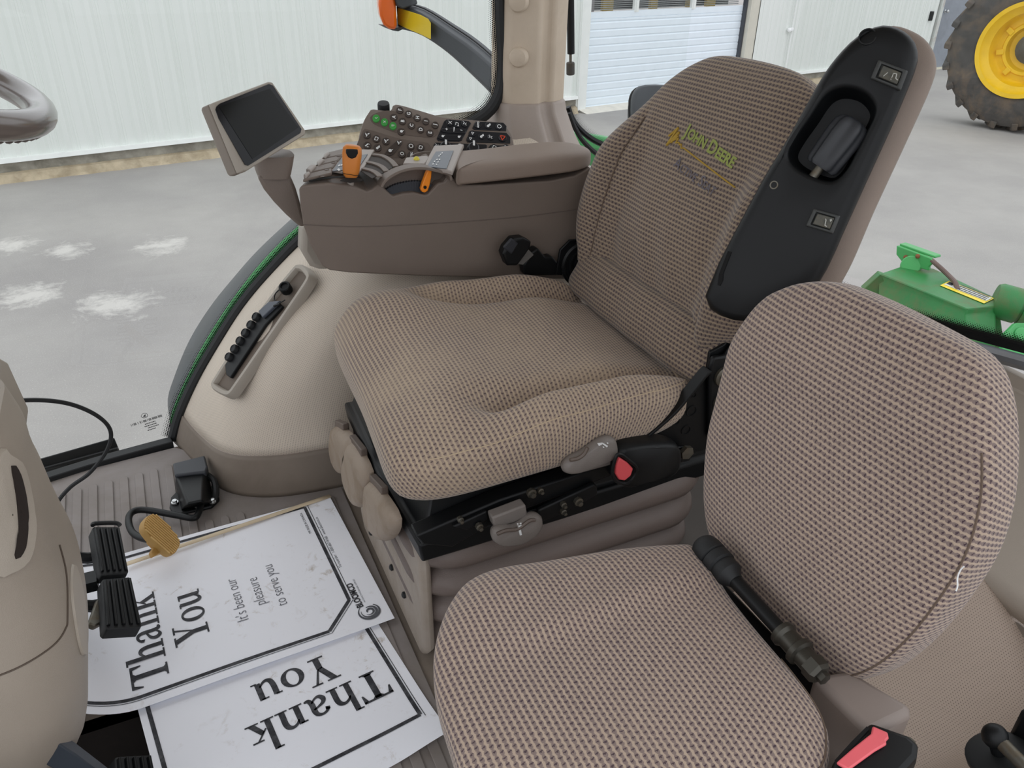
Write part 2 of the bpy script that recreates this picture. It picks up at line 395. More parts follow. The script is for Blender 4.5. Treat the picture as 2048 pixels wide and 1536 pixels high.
for k in range(8):
    a = 2*PI*k/8+0.2; mb = MB(); mb.loft([[wp(r, a+da, h) for r, da in ((0.32, -0.12), (0.42, -0.09), (0.42, 0.09), (0.32, 0.12))] for h in (0.02, 0.075)])
    mb.build('rim_lug', M_YEL, wt, bevel=0.01)
mb = MB(); mb.lathe(wc - wax*0.1, wax, [(0.2, 0), (0.2, 0.1), (0.12, 0.12), (0.12, 0.2), (0.05, 0.22), (0.001, 0.22)], 20); mb.build('hub', M_DKSTEEL, wt)
# green implement behind the cab -------------------------------------------
ZI = -0.45
im = thing('implement_beam', 'green steel implement beam with lever bracket and warning decal seen past the small seat', 'implement', Pz(1850, 620, -0.8))
top = [Pz(u, v, ZI) for u, v in ((1730, 578), (1760, 545), (1800, 528), (1862, 535), (1990, 596), (1995, 612), (1935, 617), (1860, 590))]
topn = [Pz(u, v, ZI) for u, v in ((1760, 547), (1935, 618), (1995, 612), (1999, 603), (1985, 592), (1868, 537), (1815, 528))]
mb = MB()
dn = V((0, 0, -0.16)); near = V((-0.07, -0.10, 0))
mb.loft([topn, [q + V((0, 0, -0.03)) for q in topn], [q + dn + (near if i < 3 else V((0, 0, 0))) for i, q in enumerate(topn)]])
mb.build('beam', M_GREEN, im, bevel=0.006)
A = Pz(1730, 578, ZI-0.02)
mb = MB(); mb.prism([Pz(1760, 548, ZI-0.002), Pz(1935, 619, ZI-0.002), Pz(1998, 613, ZI-0.002), Pz(2010, 700, ZI-0.25), Pz(1880, 690, ZI-0.25), Pz(1725, 580, ZI-0.1)], V((0.05, 0.06, -0.01)))
mb.build('side_plate', M_GREEN, im, bevel=0.004)
bk = Pz(1825, 532, ZI); bF = Fr(bk, Pz(1872, 545, ZI)-Pz(1805, 520, ZI), (0, 0, 1))
mb = MB(); s_ = 0.0022
def bq(u, v, h): return Ppl(u, v, bk, bF.z) + bF.z*h
mb.prism([bq(1798, 490, 0), bq(1866, 515, 0), bq(1873, 522, 0), bq(1862, 532, 0), bq(1862, 540, 0), bq(1812, 527, 0), bq(1797, 508, 0)], bF.z*0.02)
mb.prism([bq(1799, 487, 0), bq(1870, 512, 0), bq(1870, 517, 0), bq(1799, 493, 0)], -bF.z*0.05)
mb.build('lever_bracket', M_GREEN2, im, bevel=0.004)
mb = MB()
for u, v in ((1817, 513), (1841, 511)): mb.lathe(bq(u, v, 0.02), bF.z, [(0.012, 0), (0.012, 0.006), (0.006, 0.012), (0.001, 0.013)], 10)
mb.build('bracket_bolts', M_RUST, im)
mb = MB(); mb.cyl(Pz(1822, 533, ZI-0.005), Pz(1822, 530, ZI+0.02), 0.055, 0.05, 20); mb.build('pivot_boss', M_GREEN2, im, bevel=0.005)
mb = MB(); mb.tube(cat([bq(1866, 520, 0.01), bq(1885, 536, 0.012), bq(1903, 553, 0.012), Pz(1911, 566, ZI+0.02), Pz(1915, 580, ZI)], 5), 0.012, 10); mb.build('lever_rod', M_RUSTROD, im)
mb = MB(); z = ZI+0.003
mb.prism([Pz(1880, 571, z), Pz(1898, 562, z), Pz(1989, 597, z), Pz(1968, 607, z)], V((0, 0, 0.001)))
mb.build('decal_border', plastic('decal_yellow', 'ecd22c', 0.4), im)
mb = MB(); z += 0.002
mb.prism([Pz(1888, 569, z), Pz(1900, 563.5, z), Pz(1984, 596.5, z), Pz(1972, 602, z)], V((0, 0, 0.001)), 0); z += 0.002
mb.prism([Pz(1893, 567, z), Pz(1899, 564, z), Pz(1908, 567.5, z), Pz(1903, 571, z)], V((0, 0, 0.001)), 1)
for k in range(4):
    a = k*2.4; mb.prism([Pz(1913+a*1.2, 577-a*1.0, z), Pz(1914+a*1.2, 576.2-a*1.0, z), Pz(1972+a*1.2, 599-a*1.0, z), Pz(1971+a*1.2, 599.8-a*1.0, z)], V((0, 0, 0.0005)), 1)
mb.build('decal_text', [plastic('decal_white', 'd7d8d2', 0.5), plastic('decal_black', '2b2d33', 0.5)], im)
cyl_c = Px(2040, 610, 3.55)
mb = MB(); ax = V((0.62, -0.75, -0.12)); mb.lathe(Pz(2010, 605, ZI), ax, [(0.001, -0.05), (0.075, -0.05), (0.085, -0.03), (0.085, 0.06), (0.075, 0.062), (0.075, 0.072), (0.085, 0.074), (0.085, 0.2), (0.06, 0.22)], 28)
mb.build('cylinder_housing', M_GREEN, im)
lp = Pz(2032, 668, -0.5)
mb = MB(); fl = Fr(lp, CR, -CD); mb.prism([fl.p(-0.07, -0.1), fl.p(-0.05, 0.0), fl.p(0, 0.05), fl.p(0.12, 0.05), fl.p(0.12, -0.1)], fl.z*-0.03); mb.lathe(fl.p(0.02, 0, 0), fl.z, [(0.03, 0), (0.03, 0.01), (0.012, 0.014), (0.001, 0.014)], 16)
mb.build('lug_plate', M_GREEN2, im, bevel=0.004)
# ================================================================== materials of the cab
def m_beige(name, c, hole=0.0, rough=0.55):
    """moulded vinyl with a fine dimple grid"""
    T = NT(name); T.b.inputs['Roughness'].default_value = rough
    c = lin(c); nz = T.noise(5, 4)
    col = T.ramp(nz, [(0.3, tuple(q*0.95 for q in c[:3])), (0.7, tuple(min(1, q*1.04) for q in c[:3]))])
    if hole:
        uv = T.n('ShaderNodeUVMap'); s = T.n('ShaderNodeSeparateXYZ'); T.l(uv.outputs[0], s.inputs[0])
        X = T.math('DIVIDE', s.outputs[0], hole); Y = T.math('DIVIDE', s.outputs[1], hole)
        row = T.math('FLOOR', Y); X = T.math('ADD', X, T.math('MULTIPLY', T.math('MODULO', row, 2.0), 0.5))
        fx = T.math('SUBTRACT', T.math('FRACT', X), 0.5); fy = T.math('SUBTRACT', T.math('FRACT', Y), 0.5)
        d = T.math('SQRT', T.math('ADD', T.math('MULTIPLY', fx, fx), T.math('MULTIPLY', fy, fy)))
        k = T.ramp(d, [(0.12, (1, 1, 1)), (0.24, (0, 0, 0))])
        col = T.mix(T.math('MULTIPLY', k, 0.75), col, tuple(q*0.35 for q in c[:3])+(1,))
        T.bump(T.math('MULTIPLY', k, -1), 0.4, 0.001)
    T.l(col, T.b.inputs['Base Color']); return T.mat
M_BEIGE = m_beige('fender_vinyl', 'd0c4b5', 0.0042)
M_PERF = m_beige('perforated_vinyl', 'ab9a8c', 0.0037)
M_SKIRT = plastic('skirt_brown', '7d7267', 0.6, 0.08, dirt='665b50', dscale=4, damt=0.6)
M_MAT = plastic('mat_grey_brown', '88817e', 0.65, 0.08, dirt='6d6355', dscale=5, damt=0.5)
M_PILLAR = plastic('pillar_beige', 'c9baa7', 0.6, 0.06, grain=900, dirt='a08c74', dscale=3, damt=0.45)
M_COVER = plastic('cover_taupe', 'a2968d', 0.5, 0.05, grain=900)
M_TAUPE = plastic('console_taupe', '776b62', 0.5, 0.04, grain=1100)
M_TAUPED = plastic('console_taupe_dark', '665a52', 0.5, 0.05, grain=1100)
M_PAD = plastic('pad_taupe', '8c7d72', 0.55, 0.05, grain=1500)
M_GREYTRIM = plastic('tray_grey', 'a39b90', 0.5, 0.05)
M_COLUMN = plastic('column_beige', 'a3988b', 0.5, 0.05, grain=900)
M_COLUMN2 = plastic('column_beige_light', 'b3a99c', 0.5, 0.05, grain=900)
def m_glass():
    T = NT('window_glass'); t = T.t; t.nodes.remove(T.b)
    tr = T.n('ShaderNodeBsdfTransparent'); gl = T.n('ShaderNodeBsdfGlossy'); gl.inputs['Roughness'].default_value = 0.0
    tr.inputs[0].default_value = (0.955, 0.97, 0.96, 1)
    fr = T.n('ShaderNodeFresnel'); fr.inputs[0].default_value = 1.36
    mx = T.n('ShaderNodeMixShader'); T.l(fr.outputs[0], mx.inputs[0]); T.l(tr.outputs[0], mx.inputs[1]); T.l(gl.outputs[0], mx.inputs[2])
    T.l(mx.outputs[0], T.out.inputs[0]); return T.mat
M_GLASS = m_glass()
def m_frit():
    """black ceramic dots that thin out away from the edge (UV v = 0 at the edge)"""
    T = NT('frit_dots'); uv = T.n('ShaderNodeUVMap'); s = T.n('ShaderNodeSeparateXYZ'); T.l(uv.outputs[0], s.inputs[0])
    p = 0.0042; X = T.math('DIVIDE', s.outputs[0], p); Y = T.math('MULTIPLY', s.outputs[1], 7.0)
    X = T.math('ADD', X, T.math('MULTIPLY', T.math('MODULO', T.math('FLOOR', Y), 2.0), 0.5))
    fx = T.math('SUBTRACT', T.math('FRACT', X), 0.5); fy = T.math('SUBTRACT', T.math('FRACT', Y), 0.5)
    d = T.math('SQRT', T.math('ADD', T.math('MULTIPLY', fx, fx), T.math('MULTIPLY', fy, fy)))
    r = T.math('MULTIPLY_ADD', s.outputs[1], -0.75, 0.85)
    k = T.math('LESS_THAN', d, r)
    T.b.inputs['Base Color'].default_value = lin('101214'); T.b.inputs['Roughness'].default_value = 0.4
    tr = T.n('ShaderNodeBsdfTransparent'); mx = T.n('ShaderNodeMixShader'); T.l(k, mx.inputs[0]); T.l(tr.outputs[0], mx.inputs[1]); T.l(T.b.outputs[0], mx.inputs[2])
    T.l(mx.outputs[0], T.out.inputs[0]); return T.mat
M_FRIT = m_frit()
YG = 1.79
# ================================================================== floor
mb = MB()
mb.prism([V((x, y, -0.055)) for x, y in ((-0.152, -0.15), (1.4, -0.15), (1.4, 1.78), (-0.06, 1.765), (-0.37, 1.738), (-0.72, 1.705), (-0.72, 1.036), (-0.152, 1.036))], (0, 0, 0.049))
M_FLOORSHADE = plastic('floor_shade_brown', '1d1612', 0.85, 0.12, dirt='120e0b', dscale=5, damt=.5)  # recess added to the floor; near-black colour paints in the steering column's shade
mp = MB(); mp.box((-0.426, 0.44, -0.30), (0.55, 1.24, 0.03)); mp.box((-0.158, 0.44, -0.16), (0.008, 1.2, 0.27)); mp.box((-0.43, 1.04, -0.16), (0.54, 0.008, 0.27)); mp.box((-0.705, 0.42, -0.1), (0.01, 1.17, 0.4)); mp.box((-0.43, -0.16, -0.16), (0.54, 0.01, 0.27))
struct(mp.build('floor_shade_recess', M_FLOORSHADE, smooth=False), 'added floor recess, coloured near-black for the shade under the steering column', 'floor')
struct(mb.build('floor', M_SKIRT, bevel=0.003), 'brown cab floor under the ribbed mat', 'floor')
mb = MB()
sl = [(-0.75, 1.70), (-0.37, 1.725), (-0.06, 1.752), (-0.01, 1.70), (0.02, 1.55), (0.09, 1.49), (0.262, 1.46), (0.262, 0.25), (-0.152, 0.25), (-0.152, 1.035), (-0.75, 1.035)]
mb.prism([V((x, y, -0.006)) for x, y in sl], (0, 0, 0.006))
k = 0
x = -0.70
while x < 0.235:
    y1 = 1.655 + 0.075*(x+0.37) if x < -0.03 else (1.44 if x < 0.06 else 1.42)
    y0 = 0.3 if x > -0.14 else 1.036
    w = 0.0085
    mb.prism([V((x-w, y0, 0)), V((x+w, y0, 0)), V((x+w, y1-0.008, 0)), V((x+w*0.5, y1, 0)), V((x-w*0.5, y1, 0)), V((x-w, y1-0.008, 0))], (0, 0, 0.0034))
    x += 0.031
tag(mb.build('floor_mat', M_MAT, bevel=0.0012, seg=2, ang=30), 'grey-brown ribbed rubber floor mat under the pedals', 'mat')
# sill strip under the right window
mb = MB(); P = [Pz(u, v, 0.004) for u, v in ((-40, 1000), (60, 968), (200, 924), (345, 884))]
mb.tube(resample(cat(P, 6), 30), 0.012, prof=[(0.7, -1.2), (0.7, 1.0), (-0.9, 1.0), (-0.9, -1.2)], up=(0, 0, 1))
struct(mb.build('trim_8', M_BLACKR, bevel=0.002), 'black rubber sill along the bottom of the right window', 'sill')
# ================================================================== right fender liner (wheel arch bulging into the cab)
Gpx = [(352, 884), (366, 830), (396, 765), (440, 690), (490, 612), (548, 543), (612, 478), (700, 408), (800, 340), (900, 290), (985, 245)]
G = [Py(u, v, YG) for u, v in Gpx]
def rail(y, pts): return [V((a, y, b)) for a, b in pts]
rails = [G,
         rail(1.66, [(-0.015, 0), (0.01, 0.10), (0.06, 0.22), (0.15, 0.34), (0.28, 0.45), (0.5, 0.56), (0.85, 0.64)]),
         rail(1.55, [(0.02, 0), (0.045, 0.10), (0.095, 0.22), (0.17, 0.33), (0.28, 0.42), (0.5, 0.52), (0.85, 0.58)]),
         rail(1.485, [(0.09, 0), (0.11, 0.10), (0.15, 0.21), (0.22, 0.32), (0.31, 0.40), (0.5, 0.48), (0.9, 0.52)]),
         rail(1.455, [(0.21, 0), (0.22, 0.10), (0.25, 0.21), (0.29, 0.30), (0.36, 0.37), (0.52, 0.43), (0.95, 0.47)]),
         rail(1.45, [(0.45, 0), (0.46, 0.10), (0.47, 0.2), (0.5, 0.28), (0.55, 0.33), (0.65, 0.37), (1.0, 0.4)]),
         rail(1.45, [(1.25, 0), (1.25, 0.06), (1.25, 0.12), (1.25, 0.2), (1.25, 0.25), (1.25, 0.3), (1.25, 0.36)])]
NR = 60
rl = [resample(cat(r, 8), NR) for r in rails]
cols = []
for i in range(NR):
    c = cat([r[i] for r in rl], 8); cols.append(c)
NCc = len(cols[0])
FB = BVHTree.FromPolygons([q for c in cols for q in c], [(i*NCc+j, i*NCc+j+1, (i+1)*NCc+j+1, (i+1)*NCc+j) for i in range(NR-1) for j in range(NCc-1)])
def on_fender(u, v, off=0.0):
    h = FB.ray_cast(CC, ray(u, v)); n = h[1]
    if n.dot(ray(u, v)) > 0: n = -n
    return h[0] + n*off, n
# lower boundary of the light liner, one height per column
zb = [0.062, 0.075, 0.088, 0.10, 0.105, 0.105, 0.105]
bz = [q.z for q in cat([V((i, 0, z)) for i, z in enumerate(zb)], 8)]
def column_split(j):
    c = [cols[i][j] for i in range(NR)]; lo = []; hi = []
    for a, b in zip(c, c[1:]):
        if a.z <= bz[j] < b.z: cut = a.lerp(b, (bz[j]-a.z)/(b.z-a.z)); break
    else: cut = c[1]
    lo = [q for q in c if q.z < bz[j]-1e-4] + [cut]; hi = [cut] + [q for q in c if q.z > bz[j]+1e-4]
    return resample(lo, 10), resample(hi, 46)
sp = [column_split(j) for j in range(NCc)]
def arcs(rows):
    us = []; 
    for r in rows:
        s = 0; u = [0]
        for a, b in zip(r, r[1:]): s += (b-a).length; u.append(s)
        us.append(u)
    return us
lo = [s[0] for s in sp]; hi = [s[1] for s in sp]
au = arcs(hi); w = 0; uvs = []
for j, r in enumerate(hi):
    if j: w += (hi[j][10]-hi[j-1][10]).length
    uvs.append([(a, w) for a in au[j]])
mb = MB(); mb.grid(hi, uvs=uvs)
struct(mb.build('wall_fender', M_BEIGE, ang=60, thick=0.006, off=0), 'beige dimpled fender liner curving up beside the driver seat', 'liner')
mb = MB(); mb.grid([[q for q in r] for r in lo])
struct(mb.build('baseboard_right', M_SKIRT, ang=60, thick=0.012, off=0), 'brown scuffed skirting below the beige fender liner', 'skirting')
mb = MB(); mb.tube([s[1][0] for s in sp], 0.0035, 6); struct(mb.build('trim_9', M_COVER), 'thin lip where the beige liner meets the brown skirting', 'lip')
# ================================================================== windows
seal = [Py(u, v, YG) for u, v in ((1000, -330), (1001, -120), (1003, 40), (1007, 120), (1001, 180), (982, 218), (950, 243), (910, 262), (860, 292), (800, 338), (700, 405), (608, 474), (545, 538), (487, 606), (436, 684), (392, 760), (362, 826), (347, 878))]
sp_ = resample(cat(seal, 8), 90)
w1 = thing('window_1', 'large clear right-hand cab window with black edge seal', 'window', (0, YG, 0)); struct(w1)
mb = MB()
poly = [q for q in sp_] + [Py(200, 922, YG), Py(60, 966, YG), V((-1.3, YG, 0.0)), V((-1.3, YG, 1.62))]
poly = [V((q.x, YG+0.012, q.z)) for q in poly]
mb.add(poly, [list(range(len(poly)))]); mb.build('pane', M_GLASS, w1, smooth=False)
mb = MB(); mb.tube(sp_, 0.0135, 10); mb.build('rubber_seal', M_BLACKR, w1)
def band(path, inward, wd, name, par, flipv=False):
    M_ = MB(); rows = []; uv = []; s = 0
    a = []; b = []; ua = []; ub = []
    for i, q in enumerate(path):
        t = (path[min(i+1, len(path)-1)] - path[max(i-1, 0)]).normalized(); nn = t.cross(inward).normalized()
        if i: s += (q-path[i-1]).length
        a.append(q); b.append(q + nn*wd); ua.append((s, 0)); ub.append((s, 1))
    M_.grid([a, b], uvs=[ua, ub]); return M_.build(name, M_FRIT, par, smooth=False)
band([V((q.x, YG+0.008, q.z)) for q in sp_], V((0, -1, 0)), 0.03, 'frit_band', w1)
# etched maker's marks on the glass
mb = MB(); gy = YG+0.010
def gl(u, v): return Py(u, v, gy)
e0, e1 = gl(263, 853), gl(325, 833); gF = Fr(e0, e1-e0, (0, 0, 1)); L = (e1-e0).length
mg = Fr(e0, gF.x, gF.y)
for k in range(46):
    if random.random() < 0.75: mb.prism([mg.p(L*k/46, 0), mg.p(L*(k+0.7)/46, 0), mg.p(L*(k+0.7)/46, 0.006), mg.p(L*k/46, 0.006)], (0, 0.0004, 0))
for r_, (a0, a1) in enumerate(((0.40, 0.74), (0.36, 0.7), (0.44, 0.78), (0.40, 0.66))):
    a = a0
    while a < a1:
        d_ = random.uniform(0.02, 0.05); mb.prism([mg.p(L*a, -0.007-0.006*r_), mg.p(L*(a+d_), -0.007-0.006*r_), mg.p(L*(a+d_), -0.0045-0.006*r_), mg.p(L*a, -0.0045-0.006*r_)], (0, 0.0004, 0)); a += d_+0.012
ci = mg.p(L*0.5, 0.017)
mb.tube([ci + mg.x*0.007*math.cos(2*PI*k/20) + mg.y*0.006*math.sin(2*PI*k/20) for k in range(20)], 0.0006, 4, closed=True)
mb.prism([ci + mg.x*a + mg.y*b for a, b in ((-0.004, -0.003), (-0.001, 0.001), (0.004, 0.003), (0.002, -0.001), (0.004, -0.003))], (0, 0.0004, 0))
mb.build('etched_marks', plastic('etch_dark', '4c4d4e', 0.6), w1, smooth=False)
# rear quarter window
w2 = thing('window_2', 'rear quarter window behind the beige corner post', 'window', (1.1, YG, 0.6)); struct(w2)
q2 = [Py(u, v, YG+0.02) for u, v in ((1136, 214), (1146, 240), (1163, 262), (1190, 282), (1222, 294), (1270, 300))]
q2 = resample(cat(q2, 6), 40)
mb = MB(); mb.tube(q2, 0.007, 8); mb.build('frit_edge', M_BLACK, w2)
band([V((q.x, YG+0.02, q.z)) for q in q2], V((0, 1, 0)), 0.022, 'frit_band', w2)
q3 = [Py(u, v, YG) for u, v in ((1138, 226), (1150, 256), (1168, 284), (1200, 312), (1260, 345))]
mb = MB(); mb.tube(resample(cat(q3, 6), 30), 0.006, 8); mb.build('rubber_seal', M_BLACKR, w2)
mb = MB(); mb.add([V((0.99, YG+0.02, 0.45)), V((1.32, YG+0.02, 0.45)), V((1.32, YG+0.02, 1.62)), V((0.99, YG+0.02, 1.62))], [(0, 1, 2, 3)]); mb.build('pane', M_GLASS, w2, smooth=False)
# rear window
XR = 1.2
w3 = thing('window_3', 'rear cab window above the small seat', 'window', (XR, 0.8, 0.5)); struct(w3)
a_, b_ = Px(1940, 676, XR), Px(2048, 705, XR); dz = (b_.z-a_.z)/(b_.y-a_.y)
def rz(y, d=0): return a_.z + dz*(min(y, 0.95)-a_.y) + d
mb = MB(); mb.add([V((XR, -0.1, rz(-0.1))), V((XR, 1.35, rz(1.35))), V((XR+0.12, 1.35, 1.62)), V((XR+0.12, -0.1, 1.62))], [(0, 1, 2, 3)]); mb.build('pane', M_GLASS, w3, smooth=False)
mb = MB(); ys = [-0.1+1.45*i/30 for i in range(31)]
mb.add([V((XR-0.004, y, rz(y))) for y in ys] + [V((XR-0.001, y, rz(y, 0.011))) for y in ys], [(i, i+1, 32+i, 31+i) for i in range(30)]); mb.build('frit_solid', M_BLACK, w3, smooth=False)
mb = MB(); mb.grid([[V((XR-0.001, y, rz(y, 0.011))) for y in ys], [V((XR+0.002, y, rz(y, 0.028))) for y in ys]], uvs=[[(y, 0) for y in ys], [(y, 1) for y in ys]]); mb.build('frit_band', M_FRIT, w3, smooth=False)
mb = MB(); mb.tube([V((XR-0.012, y, rz(y, -0.012))) for y in ys], 0.012, 10); mb.build('lower_rail', plastic('rail_aluminium', '9a9ea4', 0.35, 0.05, metal=0.7), w3)
# ================================================================== rear wall, left fender cover, rear floor
mb = MB()
prof = [(XR-0.005, -0.026), (XR-0.012, -0.03), (XR-0.012, -0.05), (XR-0.015, -0.053), (XR-0.015, -0.06), (XR-0.10, -0.20), (XR-0.17, -0.245), (XR-0.18, -0.26), (XR-0.18, -0.285)]
ys2 = [0.0, 0.2, 0.4, 0.6, 0.8, 1.0, 1.2, 1.45]
mb.grid([[V((x, y, rz(0.7)+d)) for y in ys2] for x, d in prof])
struct(mb.build('wall_rear', plastic('rear_panel', 'b3a99d', 0.5, 0.04, grain=900), ang=40, thick=0.006), 'light taupe panel below the rear window', 'wall')
zr = rz(0.7)-0.29
mb = MB(); mb.grid([[V((x, y, z)) for y in ys2] for x, z in ((XR-0.18, zr), (XR-0.19, zr-0.03), (XR-0.2, zr-0.065))])
struct(mb.build('baseboard_rear', M_SKIRT, thick=0.006), 'brown strip along the foot of the rear panel', 'skirting')
# left fender cover: dimpled vinyl, valley beside the seat then a crown rising to the left
ysl = [0.62, 0.55, 0.48, 0.42, 0.36, 0.30, 0.25, 0.2, 0.14, 0.06, -0.05, -0.2]
def lfz(x, y):
    z = 0.135 + 0.10*sst(0.70, 1.02, x)*sst(0.30, 0.60, y) + 0.035*sst(0.85, 1.05, x)
    z += 0.165*sst(0.385, 0.23, y)*sst(0.45, 0.75, x)*1.0 + 0.06*sst(0.25, 0.0, y)
    return z
rows = []; uvs = []
NX = 40; NY = 50
for i in range(NX+1):
    x = lerp(0.45, 1.03, i/NX); rows.append([V((x, lerp(0.75, -0.2, j/NY), lfz(x, lerp(0.75, -0.2, j/NY)))) for j in range(NY+1)])
    s = 0; u_ = [(x, 0)]
    for j in range(NY): s += (rows[-1][j+1]-rows[-1][j]).length; u_.append((x, s))
    uvs.append(u_)
mb = MB(); mb.grid(rows, uvs=uvs)
struct(mb.build('wall_left_fender', M_PERF, ang=60, thick=0.006), 'perforated taupe vinyl cover over the left fender, behind the small seat', 'cover')
mb = MB(); mb.box((0.87, 1.08, 0.055), (0.34, 0.74, 0.11)); mb.prism([V((0.72, 0.75, 0)), V((0.72, 0.75, 0.10)), V((1.03, 0.75, 0.12)), V((1.03, 0.75, 0))], (0, -0.1, 0))
struct(mb.build('trim_10', plastic('rear_floor', '4b443e', 0.6, 0.08), bevel=0.008), 'dark brown raised floor behind the driver seat', 'floor')
mb = MB(); a = Pz(1330, 945, 0.12); b = Pz(1440, 1085, 0.12); mb.box((0.86, 0.735, 0.15), (0.33, 0.02, 0.1)); struct(mb.build('trim_11', plastic('tray_wall', '544c45', 0.55), bevel=0.006), 'dark brown tray wall between the two seats', 'trim')
# ================================================================== corner post
cp = thing('corner_post', 'beige cab corner post with two round plugs, behind the console', 'post', (0.9, 1.79, 0.5))
a = Py(1004, 210, YG-0.01); b = Py(1121, 222, YG+0.01)
sec = [(a.x-0.005, YG+0.05), (a.x, YG-0.012), (a.x+0.012, YG-0.035), (a.x+0.062, YG-0.052), (a.x+0.075, YG-0.052), (a.x+0.088, YG-0.036), (a.x+0.10, YG-0.036), (a.x+0.112, YG-0.045), (b.x-0.025, YG-0.03), (b.x-0.006, YG-0.012), (b.x, YG+0.01), (b.x, YG+0.06)]
mb = MB(); mb.loft([[V((x + 0.01*(z-0.7), y, z)) for x, y in sec] for z in (0.68, 0.9, 1.2, 1.62)]); mb.build('post', M_PILLAR, cp, bevel=0.008, seg=3, ang=60)
mb = MB()
def flare(s, z, dy): return [V((0.89 + (x-0.89)*s[0] + s[1], YG + 0.05 - (YG+0.05-y)*s[2] - dy, z)) for x, y in sec]
mb.loft([flare((1.04, 0, 1.06), 0.725, 0), flare((1.08, 0, 1.15), 0.70, 0), flare((1.2, 0.005, 1.5), 0.65, 0), flare((1.5, 0.01, 2.0), 0.59, 0.0), flare((1.9, 0.01, 2.2), 0.52, 0)])
mb.build('post_foot_cover', M_COVER, cp, bevel=0.006, seg=3, ang=60)
for v in (4, 115):
    c = Ppl(1037, v, (a.x+0.03, YG-0.044, 1), (0.3, -1, 0)); ax = V((-0.62, -0.78, 0)).normalized()
    mb = MB(); mb.lathe(c, ax, [(0.021, -0.012), (0.021, 0.004), (0.018, 0.009), (0.010, 0.012), (0.001, 0.013)], 20); mb.build('plug', M_PILLAR, cp)
# gas strut on the rear quarter window
gs = thing('gas_strut', 'black gas strut beside the beige corner post', 'strut', Py(1143, 150, YG+0.03))
yy = YG+0.082; st = lambda u, v: Py(u, v, yy)
mb = MB(); mb.cyl(st(1138, -260), st(1142, 108), 0.0092, n=14); mb.build('strut_tube', M_BLACK, gs, bevel=0.001)
mb = MB(); mb.cyl(st(1141, 106), st(1141, 128), 0.0035, n=10); mb.build('strut_rod', M_DKSTEEL, gs)
mb = MB(); mb.cyl(st(1141, 124), st(1141, 150), 0.0105, n=14); mb.build('strut_end', plastic('strut_end', '4a4743', 0.6, dirt='6a5c44', dscale=40), gs, bevel=0.003)
# ================================================================== outside: fender flare, green fender edge, marker light arm, work lamp
inn = [(354, 862), (366, 815), (396, 752), (428, 692), (466, 632), (508, 574), (556, 518), (616, 462), (700, 395)]
out = [(346, 866), (335, 805), (348, 755), (378, 682), (420, 614), (468, 554), (516, 500), (580, 440), (660, 370)]
Pi = resample(cat([Py(u, v, YG+0.07) for u, v in inn], 6), 40); Po = resample(cat([Py(u, v, YG+0.26) for u, v in out], 6), 40)
mb = MB(); mb.grid([Pi, [a.lerp(b, 0.5) + V((-0.01, 0, 0.012)) for a, b in zip(Pi, Po)], Po, [q + V((0.02, 0.015, -0.05)) for q in Po]])
tf_ = thing('tractor_fender', 'tractor fender outside the right window, dark grey flare with bright green edge', 'fender', Py(345, 864, YG+0.15))
lab(mb.build('fender_flare', M_FLARE, tf_, ang=50, thick=0.008), 'dark grey plastic flare')
Pg = resample(cat([Py(u, v, YG+0.035) for u, v in [(359, 858), (374, 812), (403, 750), (436, 688), (475, 628), (518, 569), (566, 514), (625, 458), (710, 392)]], 6), 40)
mb = MB(); mb.grid([Pg, [q + V((-0.02, 0.035, 0.004)) for q in Pg], [q + V((-0.006, 0.055, -0.01)) for q in Pg]])
lab(mb.build('fender_edge', M_GREEN2, tf_, ang=60, thick=0.006), 'bright green painted fender edge')
mb = MB(); fy = YG+0.25
mb.loft([[Py(u, v, fy), Py(u, v, fy)+V((0, 0.05, 0.0)), Py(u, v, fy)+V((0, 0.05, -0.1)), Py(u, v+24, fy)] for u, v in ((1120, 264), (1190, 272), (1240, 280), (1330, 295))])
lab(mb.build('fender_top', M_GREEN2, tf_, bevel=0.01), 'green fender top')
wl = thing('work_lamp', 'dark rounded rear work lamp showing left of the driver backrest', 'lamp', Py(1300, 240, 2.12))
c = Py(1305, 226, 2.12); lf = Fr(c, CR, -CD)
mb = MB(); L = [(math.copysign(abs(math.cos(t))**0.6, math.cos(t)), math.copysign(abs(math.sin(t))**0.6, math.sin(t))) for t in [2*PI*k/28 for k in range(28)]]
mb.loft([[lf.p(a*s*0.072, b*s*0.072, h) for a, b in L] for s, h in ((0.86, 0.055), (0.95, 0.05), (1.0, 0.04), (1.0, -0.03), (0.8, -0.06))]); mb.build('lamp_shell', M_ARMGREY, wl)
mb = MB(); mb.tube([lf.p(a*0.074, b*0.074, 0.022) for a, b in L], 0.004, 6, closed=True); mb.build('lamp_bezel', M_BLACK, wl)
mb = MB(); mb.cyl(lf.p(0, -0.06, -0.02), Py(1297, 268, YG+.30), 0.012); mb.build('lamp_stalk', M_BLACK, wl)
